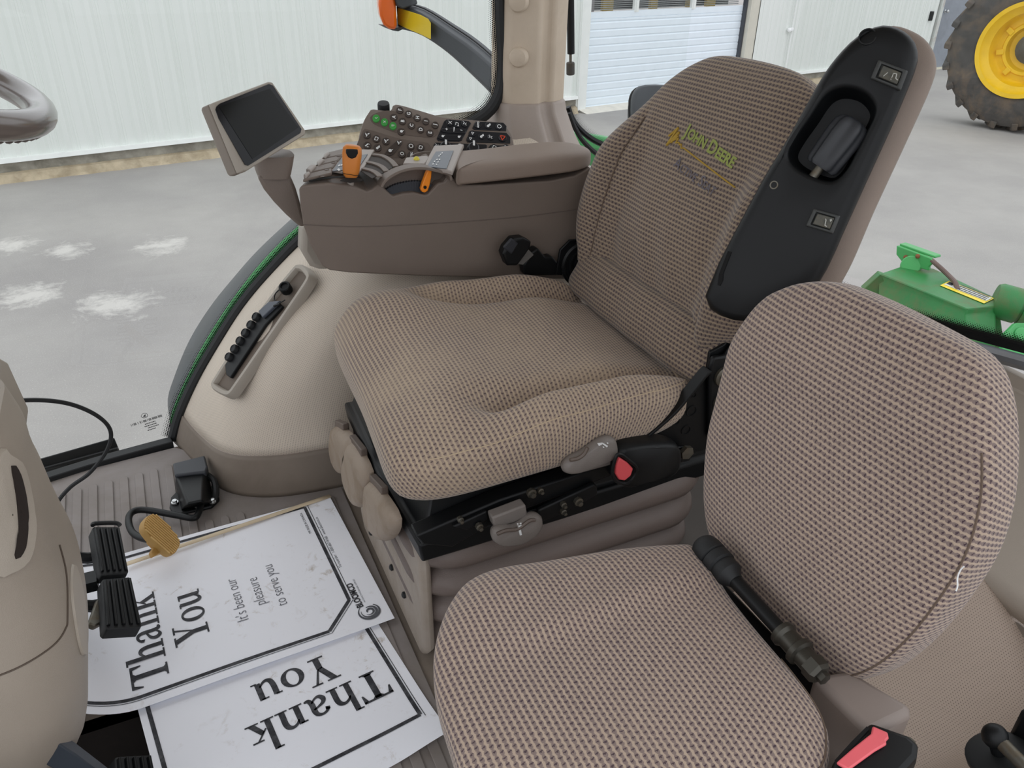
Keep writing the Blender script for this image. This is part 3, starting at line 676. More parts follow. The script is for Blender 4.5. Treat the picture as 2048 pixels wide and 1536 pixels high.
# marker light arm
ma = thing('marker_light_arm', 'charcoal marker light arm with amber lens and yellow reflector outside the window', 'light', Py(990, 150, 1.95))
T_ = [(792, 10), (842, 27), (900, 66), (950, 102), (1010, 158), (1060, 215)]; B_ = [(797, 58), (842, 70), (898, 106), (945, 148), (1000, 203), (1045, 260)]; U_ = [(800, 4), (850, 12), (910, 47), (962, 82), (1020, 135), (1070, 190)]
yd = [2.55, 2.48, 2.36, 2.24, 2.1, 1.95]
def dens(L): return resample(cat([V((a, b, 0)) for a, b in L], 6), 20)
def arm_secs(i0=0, i1=20):
    t, b, u = dens(T_), dens(B_), dens(U_); out = []
    for i in range(i0, i1):
        y = lerp(yd[0], yd[-1], i/19); ta, ba, ua = Py(t[i].x, t[i].y, y), Py(b[i].x, b[i].y, y), Py(u[i].x, u[i].y, y+0.07)
        out.append([ta, ba, ba + V((0.01, 0.07, 0.0)), ua])
    return out
mb = MB(); mb.loft(arm_secs()); mb.build('arm', M_ARMGREY, ma, bevel=0.006, ang=50)
S = arm_secs(); mb = MB()
mid = [s[0].lerp(s[3], 0.55) + V((0, -0.004, 0.003)) for s in S]; mb.tube(mid, 0.0022, 5); mb.build('arm_seam', M_BLACK, ma)
def fp(u, v): # point on the arm's near face
    k = min(max((u-795)/265, 0), 1); return Py(u, v, lerp(yd[0], yd[-1], k)-0.004)
mb = MB(); R1 = [(795, 15), (811, 20), (842, 30), (857, 38), (862, 46), (862, 79), (842, 69), (813, 57), (797, 49)]
mb.prism([fp(u, v) for u, v in R1], (0, 0.006, 0)); mb.build('reflector', M_YREFL, ma, bevel=0.001)
lens = [(758, -12), (757, 10), (760, 32), (767, 50), (778, 58), (792, 60), (794, 50), (792, 8), (789, -12)]
mb = MB(); mb.prism([Py(u, v, 2.50) for u, v in lens], (0.02, 0.09, 0)); mb.build('amber_lens', M_AMBER, ma, bevel=0.008, seg=3)
mb = MB(); mb.prism([Py(u, v, 2.51) for u, v in ((770, 53), (785, 61), (797, 63), (808, 58), (806, 54), (796, 56))], (0, 0.08, 0)); mb.build('lens_tray', M_ARMGREY, ma, bevel=0.003)
mb = MB(); mb.prism([Py(u, v, 2.49) for u, v in ((785, -30), (828, -20), (836, 8), (806, 18), (794, 12), (792, 2), (786, -6))], (0.01, 0.09, 0)); mb.build('lens_bracket', M_ARMGREY, ma, bevel=0.004)
# ================================================================== headliner above the seats (out of the picture, shades the cab as the real roof does)
mb = MB(); mb.box((0.15, 0.98, 1.66), (2.3, 1.85, 0.06)); struct(mb.build('ceiling', plastic('headliner', 'c9c0b4', .8), bevel=.02), 'pale cab headliner', 'ceiling')
# ================================================================== seats
def m_fabric(name, pitch=0.0070, tan='b8a58e', mauve='8f7e74', dark='4f4243', wear=0.45, swap=False):
    """woven cloth: staggered mauve ovals with a dark tick, tan ground, worn patches where the ticks fade"""
    T = NT(name); T.b.inputs['Roughness'].default_value = 0.9; T.b.inputs['Specular IOR Level'].default_value = 0.2
    T.b.inputs['Sheen Weight'].default_value = 0.25; T.b.inputs['Sheen Roughness'].default_value = 0.5
    uv = T.n('ShaderNodeUVMap'); nz = T.n('ShaderNodeTexNoise'); nz.inputs['Scale'].default_value = 900; nz.inputs['Detail'].default_value = 2
    T.l(uv.outputs[0], nz.inputs['Vector'])
    n2 = T.n('ShaderNodeTexNoise'); n2.inputs['Scale'].default_value = 330; T.l(uv.outputs[0], n2.inputs['Vector'])
    wob = T.n('ShaderNodeVectorMath', operation='MULTIPLY_ADD'); T.l(n2.outputs['Color'], wob.inputs[0]); wob.inputs[1].default_value = (0.0022, 0.0022, 0); T.l(uv.outputs[0], wob.inputs[2])
    s = T.n('ShaderNodeSeparateXYZ'); T.l(wob.outputs[0], s.inputs[0])
    X = T.math('DIVIDE', s.outputs[1 if swap else 0], pitch); Y = T.math('DIVIDE', s.outputs[0 if swap else 1], pitch*0.97)
    row = T.math('FLOOR', Y)
    X = T.math('ADD', X, T.math('MULTIPLY', T.math('FLOORED_MODULO', row, 2.0), 0.5))
    fx = T.math('SUBTRACT', T.math('FRACT', X), 0.5); fy = T.math('SUBTRACT', T.math('FRACT', Y), 0.5)
    def ell(ax, ay, sh=0.0, ox=0.0):
        x = T.math('ADD', T.math('MULTIPLY', fy, sh), T.math('ADD', fx, ox))
        a = T.math('DIVIDE', x, ax); b = T.math('DIVIDE', fy, ay)
        return T.math('ADD', T.math('MULTIPLY', a, a), T.math('MULTIPLY', b, b))
    big = T.ramp(T.math('MULTIPLY', ell(0.57, 0.36), 0.6), [(0.42, (1, 1, 1)), (0.72, (0, 0, 0))])
    d1_ = ell(0.105, 0.34, -0.15, -0.10); d2_ = ell(0.17, 0.12, 0, -0.05)
    d = T.math('MINIMUM', d1_, d2_); d = T.math('ADD', d, T.math('MULTIPLY', T.math('SUBTRACT', nz.outputs['Fac'], 0.5), 1.9))
    tick = T.ramp(T.math('MULTIPLY', d, 0.5), [(0.36, (1, 1, 1)), (0.56, (0, 0, 0))])
    lw = T.noise(7, 3, 0.5); wr = T.ramp(lw, [(0.45, (0, 0, 0)), (0.7, (wear,)*3)])
    keep = T.math('SUBTRACT', 1.0, wr)
    g = T.ramp(T.noise(40, 4, 0.7), [(0.3, tuple(q*0.9 for q in lin(tan)[:3])), (0.7, lin(tan))])
    c = T.mix(T.math('MULTIPLY', T.math('MULTIPLY', big, keep), 1.0), g, lin(mauve))
    c = T.mix(T.math('MULTIPLY', T.math('MULTIPLY', tick, 0.92), T.math('ADD', T.math('MULTIPLY', keep, 0.6), 0.4)), c, lin(dark))
    T.l(c, T.b.inputs['Base Color'])
    hgt = T.math('SUBTRACT', T.math('MULTIPLY', nz.outputs['Fac'], 0.5), T.math('ADD', T.math('MULTIPLY', tick, 0.6), T.math('MULTIPLY', big, 0.3)))
    T.bump(hgt, 0.35, 0.0012)
    return T.mat
M_FAB = m_fabric('seat_fabric', 0.0076, swap=True)
M_FABB = m_fabric('seat_fabric_upright', 0.0076, '9d8c77', '72645d', '3a3035', 0.15)
M_FABC = m_fabric('seat_fabric_small', 0.0067, 'b9a593', '82726d', '46363e', 0.1)
M_FABD = m_fabric('seat_fabric_small_flat', 0.0067, 'b9a593', '82726d', '46363e', 0.1, swap=True)
M_SEAM = plastic('seam_thread', '67574b', 0.9); M_SEAMT = plastic('seam_tan', 'b8a58c', 0.9)
def pillow(fr, outl, Tf, Tb, shape, p=3.0, nr=34, na=132, c0=None, pb=None):
    """a stuffed cushion: outline in the frame's plane, rounded front and back, shape(a,b) adds bolsters on the front"""
    O = resample(cat([V((a, b, 0)) for a, b in outl], 8, True), na, True)
    c = V((sum(q.x for q in O)/na, sum(q.y for q in O)/na, 0)) if c0 is None else V((c0[0], c0[1], 0))
    pb = pb or p; ring = []; rh = [math.sin(PI/2*k/nr) for k in range(nr+1)]           # 0..1 centre to edge
    vs = []; uv = []; fs = []
    def pt(j, r, front):
        q = c + (O[j]-c)*r
        e = max(0.0, 1-r**(p if front else pb))**(1.0/(p if front else pb))
        h = Tf*e + shape(q.x, q.y)*e**0.8 if front else -Tb*e
        return fr.p(q.x, q.y, h)
    tab = []
    for j in range(na):
        dirn = (O[j]-c).normalized(); pr = fr.p(c.x, c.y, Tf + shape(c.x, c.y)); s = 0; col = []
        seq = [(r, True) for r in rh[1:]] + [(r, False) for r in rh[-2:0:-1]]
        for r, f in seq:
            q = pt(j, r, f); s += (q-pr).length; pr = q; col.append((q, (c.x+dirn.x*s, c.y+dirn.y*s)))
        tab.append(col)
    n = len(tab[0]); M_ = MB()
    for col in tab:
        for q, u in col: vs.append(q); uv.append(u)
    for j in range(na):
        k = (j+1) % na
        for i in range(n-1): fs.append((j*n+i, k*n+i, k*n+i+1, j*n+i+1))
    vs.append(fr.p(c.x, c.y, Tf+shape(c.x, c.y))); uv.append((c.x, c.y)); vs.append(fr.p(c.x, c.y, -Tb)); uv.append((c.x, c.y))
    for j in range(na):
        k = (j+1) % na; fs.append((na*n, k*n, j*n)); fs.append((na*n+1, j*n+n-1, k*n+n-1))
    M_.add(vs, fs, 0, uv)
    def ringline(r, front=True, off=0.0012, j0=0, j1=None):
        out = []
        for j in range(na):
            q = pt(j, r, front); q2 = fr.p(c.x, c.y, -0.02); out.append(q + (q-q2).normalized()*off)
        return out
    return M_, ringline, tab
st = thing('driver_seat', 'large brown patterned driver seat on black frame and bellows, with raised black armrest', 'seat', (0.5, 1.1, 0))
YC = 1.10
# cushion -------------------------------------------------------------
fr = Fr((0, 0, 0.415), (1, 0, 0.02), (0, 1, 0.0))
ol = [(.228, .90), (.245, .862), (.30, .845), (.42, .845), (.56, .85), (.69, .865), (.745, .91), (.755, 1.1), (.745, 1.29), (.69, 1.335), (.56, 1.352), (.42, 1.355), (.31, 1.35), (.262, 1.325), (.25, 1.27), (.243, 1.1), (.235, 1.0)]
def shp(x, y):
    d = abs(y-YC)
    hump = 0.034*sst(.52, .30, x)*(0.75 + 0.25*sst(.25, .14, d)) - 0.016*sst(.36, .24, x)
    xs = x + 0.25*(d-.18)
    gro = -(0.036 if y < YC else 0.026)*math.exp(-((d-.168)/.026)**2)*sst(.36, .46, x + (0.03 if y < YC else 0))
    far = 0.075*(y-YC)*sst(.2, .3, x) + 0.020*sst(1.12, 1.28, y)*sst(.56, .34, x)*sst(.24, .31, x)
    return far - 0.028*sst(.60, .75, x) + hump + gro + (0.046 if y < YC else 0.030)*sst(.165, .205, d)*sst(.37, .50, xs) - 0.010*sst(.40, .65, x)*sst(.18, .08, d) + 0.006
mb, ringc, _ = pillow(fr, ol, .052, .075, shp, 2.7, c0=(0.49, YC), nr=44, na=160, pb=3.6)
cu = mb.build('cushion', M_FAB, st, ang=80)
mb = MB(); mb.tube([q for q in sorted((p for p in ringc(0.955, True, 0.0002) if p.y < .93 and .27 < p.x < .75), key=lambda p: p.x)], 0.0010, 5); mb.build('cushion_seam', M_SEAMT, cu)
# roll between cushion and backrest
fr2 = Fr((0.762, YC, 0.485), (0, -1, 0), (0.45, 0, 0.9))
mb, _, _ = pillow(fr2, [(-.215, -.04), (-.1, -.05), (.1, -.05), (.215, -.04), (.225, 0), (.2, .045), (0, .05), (-.2, .045), (-.225, 0)], .035, .03, lambda a, b: 0.012*math.sin(a*60)*0.15, 2.6, nr=16)
mb.build('lumbar_roll', M_FABB, st, ang=80)
# backrest --------------------------------------------------------------
LEAN = rad(17); fb = Fr((0.80, YC, 0.475), (0, -1, 0), (math.sin(LEAN), 0, math.cos(LEAN)))
_h = [(.17, .0), (.222, .03), (.258, .08), (.270, .14), (.266, .20), (.252, .26), (.226, .32), (.188, .375), (.13, .420), (.06, .442)]
hb = [(-a + .006*sst(.25, .4, b), b) for a, b in _h] + [(a + .036*sst(.22, .40, b), b) for a, b in _h[::-1]]
def shb(a, b):
    d = abs(a)
    bol = 0.062*sst(.125, .21, d)*sst(.36, .22, b)
    groove = -0.010*math.exp(-((d-.172)/.008)**2)*(sst(.36, .28, b) if a < 0 else sst(.22, .14, b))
    lum = 0.018*math.exp(-((b-.13)/.09)**2)*sst(.2, .05, d)
    wr = 0.0016*math.sin(a*85 + b*38)*sst(.26, .08, b)*sst(.2, .1, d)
    return bol + groove + lum + wr - 0.012*sst(.36, .46, b)
mb, ringb, btab = pillow(fb, hb, .045, .06, shb, 3.2, nr=44, na=150, c0=(0, .2))
BB = BVHTree.FromPolygons(mb.v, mb.f)
bk = mb.build('backrest', M_FABB, st, ang=80)
def on_bvh(B, fr, a, b, off):
    h = B.ray_cast(fr.p(a, b, 0.4), -fr.z); return (h[0] if h[0] is not None else fr.p(a, b, 0.05)) + fr.z*off
for sgn, bmax in ((-1, .30), (1, .14)):
    mb = MB(); mb.tube([on_bvh(BB, fb, sgn*.172, b, 0.0010) for b in [0.01+bmax*k/40 for k in range(41)]], 0.0012, 5); mb.build('backrest_seam', M_SEAM, bk)
def textmesh(txt, size, font_shear=0.0, bold=0.0, width=1.0, align='LEFT', small=1.0):
    cv = bpy.data.curves.new('t', 'FONT'); cv.body = txt; cv.size = size; cv.shear = font_shear; cv.offset = bold; cv.align_x = align; cv.resolution_u = 3
    ob = bpy.data.objects.new('t', cv); me = ob.to_mesh()
    vs = [(q.co.x*width, q.co.y) for q in me.vertices]; fs = [list(p.vertices) for p in me.polygons]
    ob.to_mesh_clear(); bpy.data.objects.remove(ob); bpy.data.curves.remove(cv)
    return vs, fs
def textw(vs): return max(a for a, b in vs)-min(a for a, b in vs) if vs else 0
def decal(M_, f2, B, vs, fs, ox, oy, off=0.0012, m=0, rot=0):
    c_, s_ = math.cos(rot), math.sin(rot)
    M_.add([on_bvh(B, f2, ox+a*c_-b*s_, oy+a*s_+b*c_, off) for a, b in vs], fs, m)
ROT = -0.15
def rt(a, b): return a*math.cos(ROT)-(b-.285)*math.sin(ROT)+.032, .285 + a*math.sin(ROT)+(b-.285)*math.cos(ROT) - .008
mb = MB(); tx = -0.078
row = []
for ch, sz in (('J', .030), ('OHN', .0235), (' ', .03), ('D', .030), ('EERE', .0235)):
    if ch == ' ': tx += 0.006; continue
    vs, fs = textmesh(ch, sz, 0, 0.0009, 1.0); x0 = min(a for a, b in vs); decal(mb, fb, BB, [rt(a-x0+tx, b+.300) for a, b in vs], fs, 0, 0, 0.0018); tx += textw(vs) + 0.003
mb.build('name_embroidery', plastic('lime_thread', '8f9950', 0.8, 0.2), bk, smooth=False)
mb = MB()
zig = [(-.112, .285), (-.098, .305), (-.106, .270), (-.090, .300), (-.098, .278), (-.088, .294), (-.094, .284), (-.084, .291), (-.086, .282), (-.078, .286), (-.074, .283), (-.070, .286), (-.066, .280), (-.06, .283), (.095, .279)]
for (a0, b0), (a1, b1) in zip(zig, zig[1:]):
    w = 0.0022 if a1 < -.088 else 0.0013
    N = 14 if a1 > 0 else 3
    mb.tube([on_bvh(BB, fb, *rt(lerp(a0, a1, k/N), lerp(b0, b1, k/N)), 0.0012) for k in range(N+1)], w, 5)
mb.build('pulse_line_embroidery', plastic('gold_thread', 'b09038', 0.8, 0.1), bk)
mb = MB(); tx = -0.062
for ch, sz in (('A', .026), ('CTIVE', .019), (' ', 0), ('S', .026), ('EAT', .019)):
    if ch == ' ': tx += 0.008; continue
    vs, fs = textmesh(ch, sz, 0, 0.0002); x0 = min(a for a, b in vs); decal(mb, fb, BB, [rt(a-x0+tx, b+.249) for a, b in vs], fs, 0, 0, 0.0018); tx += textw(vs) + 0.002
mb.build('lower_embroidery', plastic('grey_thread', '68646c', 0.9, 0.1), bk, smooth=False)
# seat pan and frame -----------------------------------------------------------
mb = MB(); zp = 0.285
pan = [(.262, .878), (.255, 1.10), (.262, 1.322), (.80, 1.322), (.80, .89)]
mb.loft([[V((x+dx, YC+(y-YC)*sy, z)) for x, y in pan] for z, dx, sy in ((zp-.035, .004, 1.0), (zp, 0, 1.0), (zp+.004, .012, .95), (zp+.06, .03, .88))])
mb.build('seat_pan', M_BLACK, st, bevel=0.004)
sy = 0.868
def sp3(u, v, y=sy): return Py(u, v, y)
mb = MB(); mb.prism([sp3(u, v) for u, v in ((832, 1072), (1000, 1000), (1225, 925), (1228, 950), (1000, 1040), (905, 1095), (845, 1090))], (0, 0.03, 0)); mb.build('side_rail', M_BLACK, st, bevel=0.003)
mb = MB(); mb.prism([sp3(u, v, sy-.012) for u, v in ((1076, 1022), (1190, 968), (1196, 975), (1195, 992), (1130, 1026), (1082, 1046))], (0, 0.01, 0)); mb.build('rail_bracket', M_BLACK, st, bevel=0.003); mb = MB(); mb.prism([sp3(u, v, sy-.008) for u, v in ((905, 1055), (975, 1022), (978, 1040), (935, 1062))], (0, 0.01, 0)); mb.build('rail_bracket', M_BLACK, st, bevel=0.003)
for u, v, r, y in ((1156, 1002, .0075, sy-.014), (1126, 1008, .005, sy-.014), (1126, 1022, .005, sy-.014), (1062, 985, .008, sy-.001), (1080, 980, .005, sy-.001), (920, 1038, .005, sy-.001), (958, 1052, .006, sy-.012)):
    c = sp3(u, v, y); mb = MB(); mb.lathe(c, (0, -1, 0), [(r, -.002), (r, .004), (r*.6, .005), (r*.55, .010), (.0005, .0105)], 8); mb.build('rail_bolt', M_DKSTEEL, st)
# bellows ---------------------------------------------------------------
mb = MB(); secs = []; cxx, w_, h_ = 0.535, 0.50, 0.40
zz = 0.255; k = 0; lev = []
while zz > 0.0:
    for dz, g in ((0, -.004), (.007, .012), (.018, .022), (.031, .026), (.043, .021), (.053, .006), (.058, -.006)):
        if zz-dz > 0.0: lev.append((zz-dz, g*(1.0-0.02*k)))
    zz -= 0.062; k += 1
lev.append((0.0, 0.0))
for z, g in lev:
    t = (0.255-z)/0.255; secs.append([V((cxx + a*(1+0.0*t), YC + 0.0 + b, z + 0.018*(a+.25)/.5*(1-t))) for a, b in rrect(w_+2*g - 0.02*t, h_+2*g-0.02*t, 0.055+g, 6)])
mb.loft(secs); be = mb.build('bellows', plastic('bellows_taupe', '6a5e58', 0.5, 0.06, grain=600), st, ang=70)
mb = MB(); mb.prism([V((.268, y, z)) for y, z in ((.90, .25), (.895, .04), (.92, .005), (1.28, .005), (1.30, .04), (1.30, .25))], (.02, 0, 0)); fp_ = mb.build('front_apron', plastic('apron_taupe', '9a8f84', 0.55, 0.06, dirt='7d705e', dscale=10, damt=0.5), st, bevel=0.012, seg=3)
for u, v in ((783, 1135), (808, 1190), (742, 1065)):
    c = Px(u, v, .266); mb = MB(); mb.lathe(c, (-1, 0, 0), [(.006, -.002), (.006, .002), (.003, .004), (.0005, .0045)], 12); mb.build('apron_plug', M_BLACKR, fp_)
# three rubber paddles on the front of the pan
M_PADDLE = plastic('paddle_taupe', '98897a', 0.6, 0.06, dirt='7b6851', dscale=14, damt=0.6)
for pts in ([(674, 852), (702, 872), (712, 900), (706, 935), (690, 948), (674, 930), (667, 890)], [(704, 882), (738, 935), (742, 975), (735, 1008), (718, 1012), (702, 985), (692, 940)], [(744, 962), (788, 1018), (797, 1048), (788, 1072), (770, 1080), (742, 1050), (736, 1005)]):
    L = resample(cat([Px(u, v, .248) for u, v in pts], 5, True), 28, True); c = sum(L, V((0, 0, 0)))/len(L)
    mb = MB(); mb.loft([[c + (q-c)*s + V((h, 0, 0)) for q in L] for s, h in ((.72, -.016), (.9, -.012), (1, -.003), (1, .006))])
    pd = mb.build('suspension_paddle', M_PADDLE, st, ang=60)
    t0, t1 = L[0], L[4]
    mb = MB(); mb.prism([t0 + V((-.004, 0, .014)), t1 + V((-.004, 0, .014)), t1 + V((-.004, 0, -.004)), t0 + V((-.004, 0, -.004))], (.012, 0, 0)); mb.build('paddle_hinge', M_TAUPED, pd, bevel=.002)
# two grey levers -----------------------------------------------------------
M_LEVER = plastic('lever_grey', '7f7873', 0.5, 0.04, grain=900)
def slab(pts, y, th, mat, name, par, hole=None, dome=0.6):
    L = resample(cat([Py(u, v, y) for u, v in pts], 5, True), 40, True); c = sum(L, V((0, 0, 0)))/len(L)
    M_ = MB(); M_.loft([[c + (q-c)*s + V((0, h, 0)) for q in L] for s, h in ((.80, -th*.5), (.93, -th*.38), (1, 0), (.97, th*.4), (.85, th*.5))]); return M_.build(name, mat, par, ang=60)
l1 = slab([(984, 1060), (1000, 1052), (1030, 1050), (1055, 1032), (1070, 1027), (1082, 1032), (1084, 1048), (1070, 1068), (1040, 1085), (1005, 1089), (985, 1080)], sy-.030, .018, M_LEVER, 'tilt_lever', st)
mb = MB(); mb.prism([sp3(u, v, sy-.026) for u, v in ((984, 1036), (1052, 1010), (1056, 1032), (1030, 1046), (990, 1058))], (0, .02, 0)); mb.build('lever_root', M_LEVER, l1, bevel=.003)
l2 = slab([(1124, 935), (1136, 918), (1165, 903), (1195, 882), (1215, 873), (1230, 878), (1234, 900), (1222, 917), (1190, 930), (1155, 943), (1130, 945)], sy-.030, .018, M_LEVER, 'recline_lever', st)
mb = MB(); mb.prism([sp3(u, v, sy-.024) for u, v in ((1140, 935), (1228, 905), (1226, 930), (1170, 945))], (0, .02, 0)); mb.build('lever_root', M_LEVER, l2, bevel=.003)
def icon(par, y, polys, name='lever_symbol', mat=None):
    M_ = MB()
    for pl in polys: M_.prism([Py(u, v, y) for u, v in pl], (0, .0012, 0))
    return M_.build(name, mat or M_WHITE, par, smooth=False)
icon(l1, sy-.0415, [[(1035, 1052), (1048, 1050), (1049, 1053), (1040, 1056)], [(1036, 1055), (1041, 1055), (1044, 1070), (1040, 1071)], [(1034, 1048), (1037, 1047), (1037, 1049), (1035, 1050)], [(1040, 1047), (1043, 1046), (1043, 1049), (1040, 1049)]])
icon(l2, sy-.0415, [[(1195, 887), (1205, 886), (1204, 889), (1198, 892)], [(1202, 886), (1206, 886), (1216, 892), (1214, 895)], [(1214, 885), (1217, 886), (1216, 888), (1214, 887)], [(1206, 893), (1209, 894), (1208, 896), (1206, 895)]])
mb = MB(); mb.tube(cat([Py(u, v, sy-.0405) for u, v in ((994, 1068), (1012, 1061), (1035, 1058), (1058, 1042), (1070, 1040))], 5), .003, 6); mb.build('finger_groove', M_TAUPED, l1)
mb = MB(); mb.tube(cat([Py(u, v, sy-.0405) for u, v in ((1140, 920), (1155, 917), (1168, 908), (1175, 895))], 5), .003, 6); mb.build('finger_groove', M_TAUPED, l2)
# side bracket plate with flanged edge and bolts ---------------------------------
by = 0.872
mb = MB(); mb.prism([Py(u, v, by) for u, v in ((1480, 650), (1448, 690), (1420, 705), (1415, 738), (1392, 762), (1350, 815), (1288, 868), (1352, 915), (1420, 898), (1470, 880), (1500, 760))], (0, .006, 0)); mb.build('side_plate', M_BLACK, st, bevel=.0015)
mb = MB(); mb.tube(cat([Py(u, v, by-.008) for u, v in ((1416, 738), (1405, 748), (1375, 785), (1340, 825), (1290, 868))], 5), .010, prof=[(.25, -1), (.25, 1), (-.25, 1), (-.25, -1)], up=(0.6, 0, 0.8)); mb.build('plate_flange', M_BLACK, st, bevel=.001)
mb = MB(); mb.prism([Py(u, v, by-.012) for u, v in ((1476, 655), (1468, 690), (1452, 712), (1428, 715), (1420, 735), (1420, 880), (1440, 880), (1490, 820), (1500, 700))], (0, .010, 0)); mb.build('hinge_plate', M_BLACK, st, bevel=.004)
for u, v, r in ((1447, 752, .017), (1443, 803, .016)):
    c = Py(u, v, by-.013); mb = MB(); mb.lathe(c, (0, -1, 0), [(r, -.002), (r, .004), (r*.72, .006), (r*.7, .006)], 24); 
    mb.lathe(c, (0, -1, 0), [(r*.62, .004), (r*.62, .013), (r*.5, .015), (.0005, .015)], 6); mb.build('hinge_bolt', M_DKSTEEL, st, ang=30)
for u, v, r in ((1383, 822, .010), (1352, 843, .007), (1372, 860, .009), (1388, 790, .004), (1440, 836, .006)):
    mb = MB(); mb.lathe(Py(u, v, by-.0005), (0, -1, 0), [(r, -.001), (r, .0012), (r*.85, .0012), (r*.8, -.004), (.0005, -.004)], 18); mb.build('plate_hole', plastic('hole_dark', '070708', 0.9), st)
# seat belt buckle on the near side -------------------------------------------------
bu = 0.842
L = [(1228, 898), (1243, 886), (1290, 880), (1335, 880), (1354, 889), (1356, 915), (1350, 935), (1325, 952), (1285, 958), (1262, 967), (1240, 967), (1224, 952), (1222, 925)]
Lp = resample(cat([Py(u, v, bu) for u, v in L], 4, True), 44, True); c = sum(Lp, V((0, 0, 0)))/len(Lp)
mb = MB(); mb.loft([[c + (q-c)*s + V((0, h, 0)) for q in Lp] for s, h in ((.86, -.016), (.95, -.012), (1, 0), (1, .014), (.94, .022))]); bc = mb.build('belt_buckle', M_BLACK, st, ang=50)
mb = MB(); mb.prism([Py(u, v, bu-.023) for u, v in ((1240, 916), (1256, 926), (1267, 938), (1262, 952), (1250, 962), (1238, 960), (1231, 948), (1233, 930))], (0, .006, 0)); lab(mb.build('release_button', plastic('belt_red', 'e2565c', 0.4, 0.04), bc, bevel=.002), 'red release button')
mb = MB(); pr_ = [Py(u, v, bu-.022) for u, v in ((1237, 908), (1257, 920), (1273, 936), (1268, 954), (1252, 967), (1234, 963), (1225, 948), (1228, 926))]; mb.tube(cat(pr_, 4, True), .0028, 6, closed=True); mb.build('button_rim', M_BLACK, bc)
mb = MB(); mb.prism([Py(u, v, bu+.01) for u, v in ((1345, 895), (1378, 893), (1386, 905), (1380, 922), (1345, 930))], (0, .006, 0)); mb.build('buckle_strap', M_BLACK, st, bevel=.002)
mb = MB(); mb.lathe(Py(1370, 902, bu+.008), (0, -1, 0), [(.012, 0), (.012, .008), (.0005, .009)], 6); mb.build('buckle_bolt', M_DKSTEEL, st)
# far side: belt tongue, retractor, recliner disc --------------------------------------
yf = 1.358
mb = MB(); L = [Py(u, v, yf-.02) for u, v in ((1001, 505), (1006, 492), (1022, 474), (1042, 472), (1058, 480), (1056, 492), (1045, 508), (1030, 528), (1010, 528))]; c = sum(L, V((0, 0, 0)))/len(L)
mb.loft([[c + (q-c)*s + V((0, h, 0)) for q in L] for s, h in ((.9, -.012), (1, -.008), (1, .012))]); bt = mb.build('belt_tongue', M_BLACK, st, bevel=.002, ang=25)
mb = MB(); mb.prism([Py(u, v, yf-.034) for u, v in ((1006, 495), (1023, 476), (1038, 487), (1024, 510))], (0, .006, 0)); mb.build('tongue_fold', plastic('belt_web', '2b2d33', 0.6, grain=1500), bt, bevel=.003)
mb = MB(); mb.prism([Py(u, v, yf-.005) for u, v in ((1030, 527), (1053, 495), (1068, 510), (1046, 530))], (0, .008, 0)); mb.build('belt_web', plastic('belt_grey', '6d6a66', 0.7), st, bevel=.001)
mb = MB(); L = [Py(u, v, yf) for u, v in ((1046, 530), (1062, 505), (1076, 496), (1092, 516), (1105, 513), (1124, 535), (1120, 552), (1050, 552))]; mb.prism(L, (0, .025, 0)); mb.build('belt_retractor', M_BLACK, st, bevel=.005, seg=3)
c = Py(1168, 528, yf-.015)
mb = MB(); mb.lathe(c, (-.15, -1, 0), [(.05, -.01), (.05, .004), (.046, .007), (.043, .007), (.041, .003), (.037, .003), (.035, .008), (.031, .008), (.029, .003), (.025, .003), (.023, .009), (.018, .009), (.016, .003), (.0005, .003)], 36); mb.build('recliner_disc', M_BLACK, st)
mb = MB(); mb.prism([Py(u, v, yf-.005) for u, v in ((1120, 500), (1140, 480), (1165, 478), (1200, 540), (1180, 556), (1112, 550))], (0, .006, 0)); mb.build('recliner_plate', M_BLACK, st, bevel=.002)
# ================================================================== raised armrest of the driver seat
AN = V((-0.80, -0.60, 0.33)).normalized(); A0 = V((0.76, 0.80, 0.80))
fa = Fr(A0, V((0.6, -0.8, 0)), AN.cross(V((0.6, -0.8, 0))), AN)
def ap(u, v): return fa.ab(Ppl(u, v, A0, AN))
SH = [(1407, 602), (1409, 580), (1438, 515), (1496, 405), (1527, 348), (1569, 279), (1606, 213), (1648, 140), (1690, 88), (1725, 60), (1762, 45), (1798, 51), (1826, 72), (1836, 100), (1830, 135), (1790, 232), (1740, 342), (1690, 452), (1650, 540), (1612, 596), (1560, 626), (1490, 645), (1450, 638), (1420, 624)]
RC = [(1693, 174), (1722, 181), (1744, 200), (1751, 225), (1735, 262), (1713, 305), (1692, 342), (1668, 362), (1640, 360), (1600, 342), (1579, 322), (1577, 300), (1592, 272), (1618, 235), (1645, 195), (1668, 178)]
sh = [V((a, b, 0)) for a, b in map(lambda q: ap(*q), SH)]; rc = [V((a, b, 0)) for a, b in map(lambda q: ap(*q), RC)]
shd = resample(cat(sh, 6, True), 240, True); rcd = resample(cat(rc, 6, True), 160, True)
ctr = sum(rc, V((0, 0, 0)))/len(rc); NA = 96
def polar(loop):
    out = []
    for k in range(NA):
        a = 2*PI*k/NA; d = V((math.cos(a), math.sin(a), 0)); best = None
        for i in range(len(loop)):
            p, q = loop[i-1]-ctr, loop[i]-ctr; e = q-p; den = d.x*e.y - d.y*e.x
            if abs(den) < 1e-12: continue
            t = (p.x*e.y - p.y*e.x)/den; s = (p.x*d.y - p.y*d.x)/den
            if t > 0 and -1e-6 <= s <= 1+1e-6: best = t if best is None else min(best, t)
        out.append(ctr + d*best)
    return out
so, ro = polar(shd), polar(rcd)
cs = sum(so, V((0, 0, 0)))/NA
def sect(loop, s, h, c=None):
    c = c or ctr; return [fa.p(c.x+(q.x-c.x)*s, c.y+(q.y-c.y)*s, h) for q in loop]
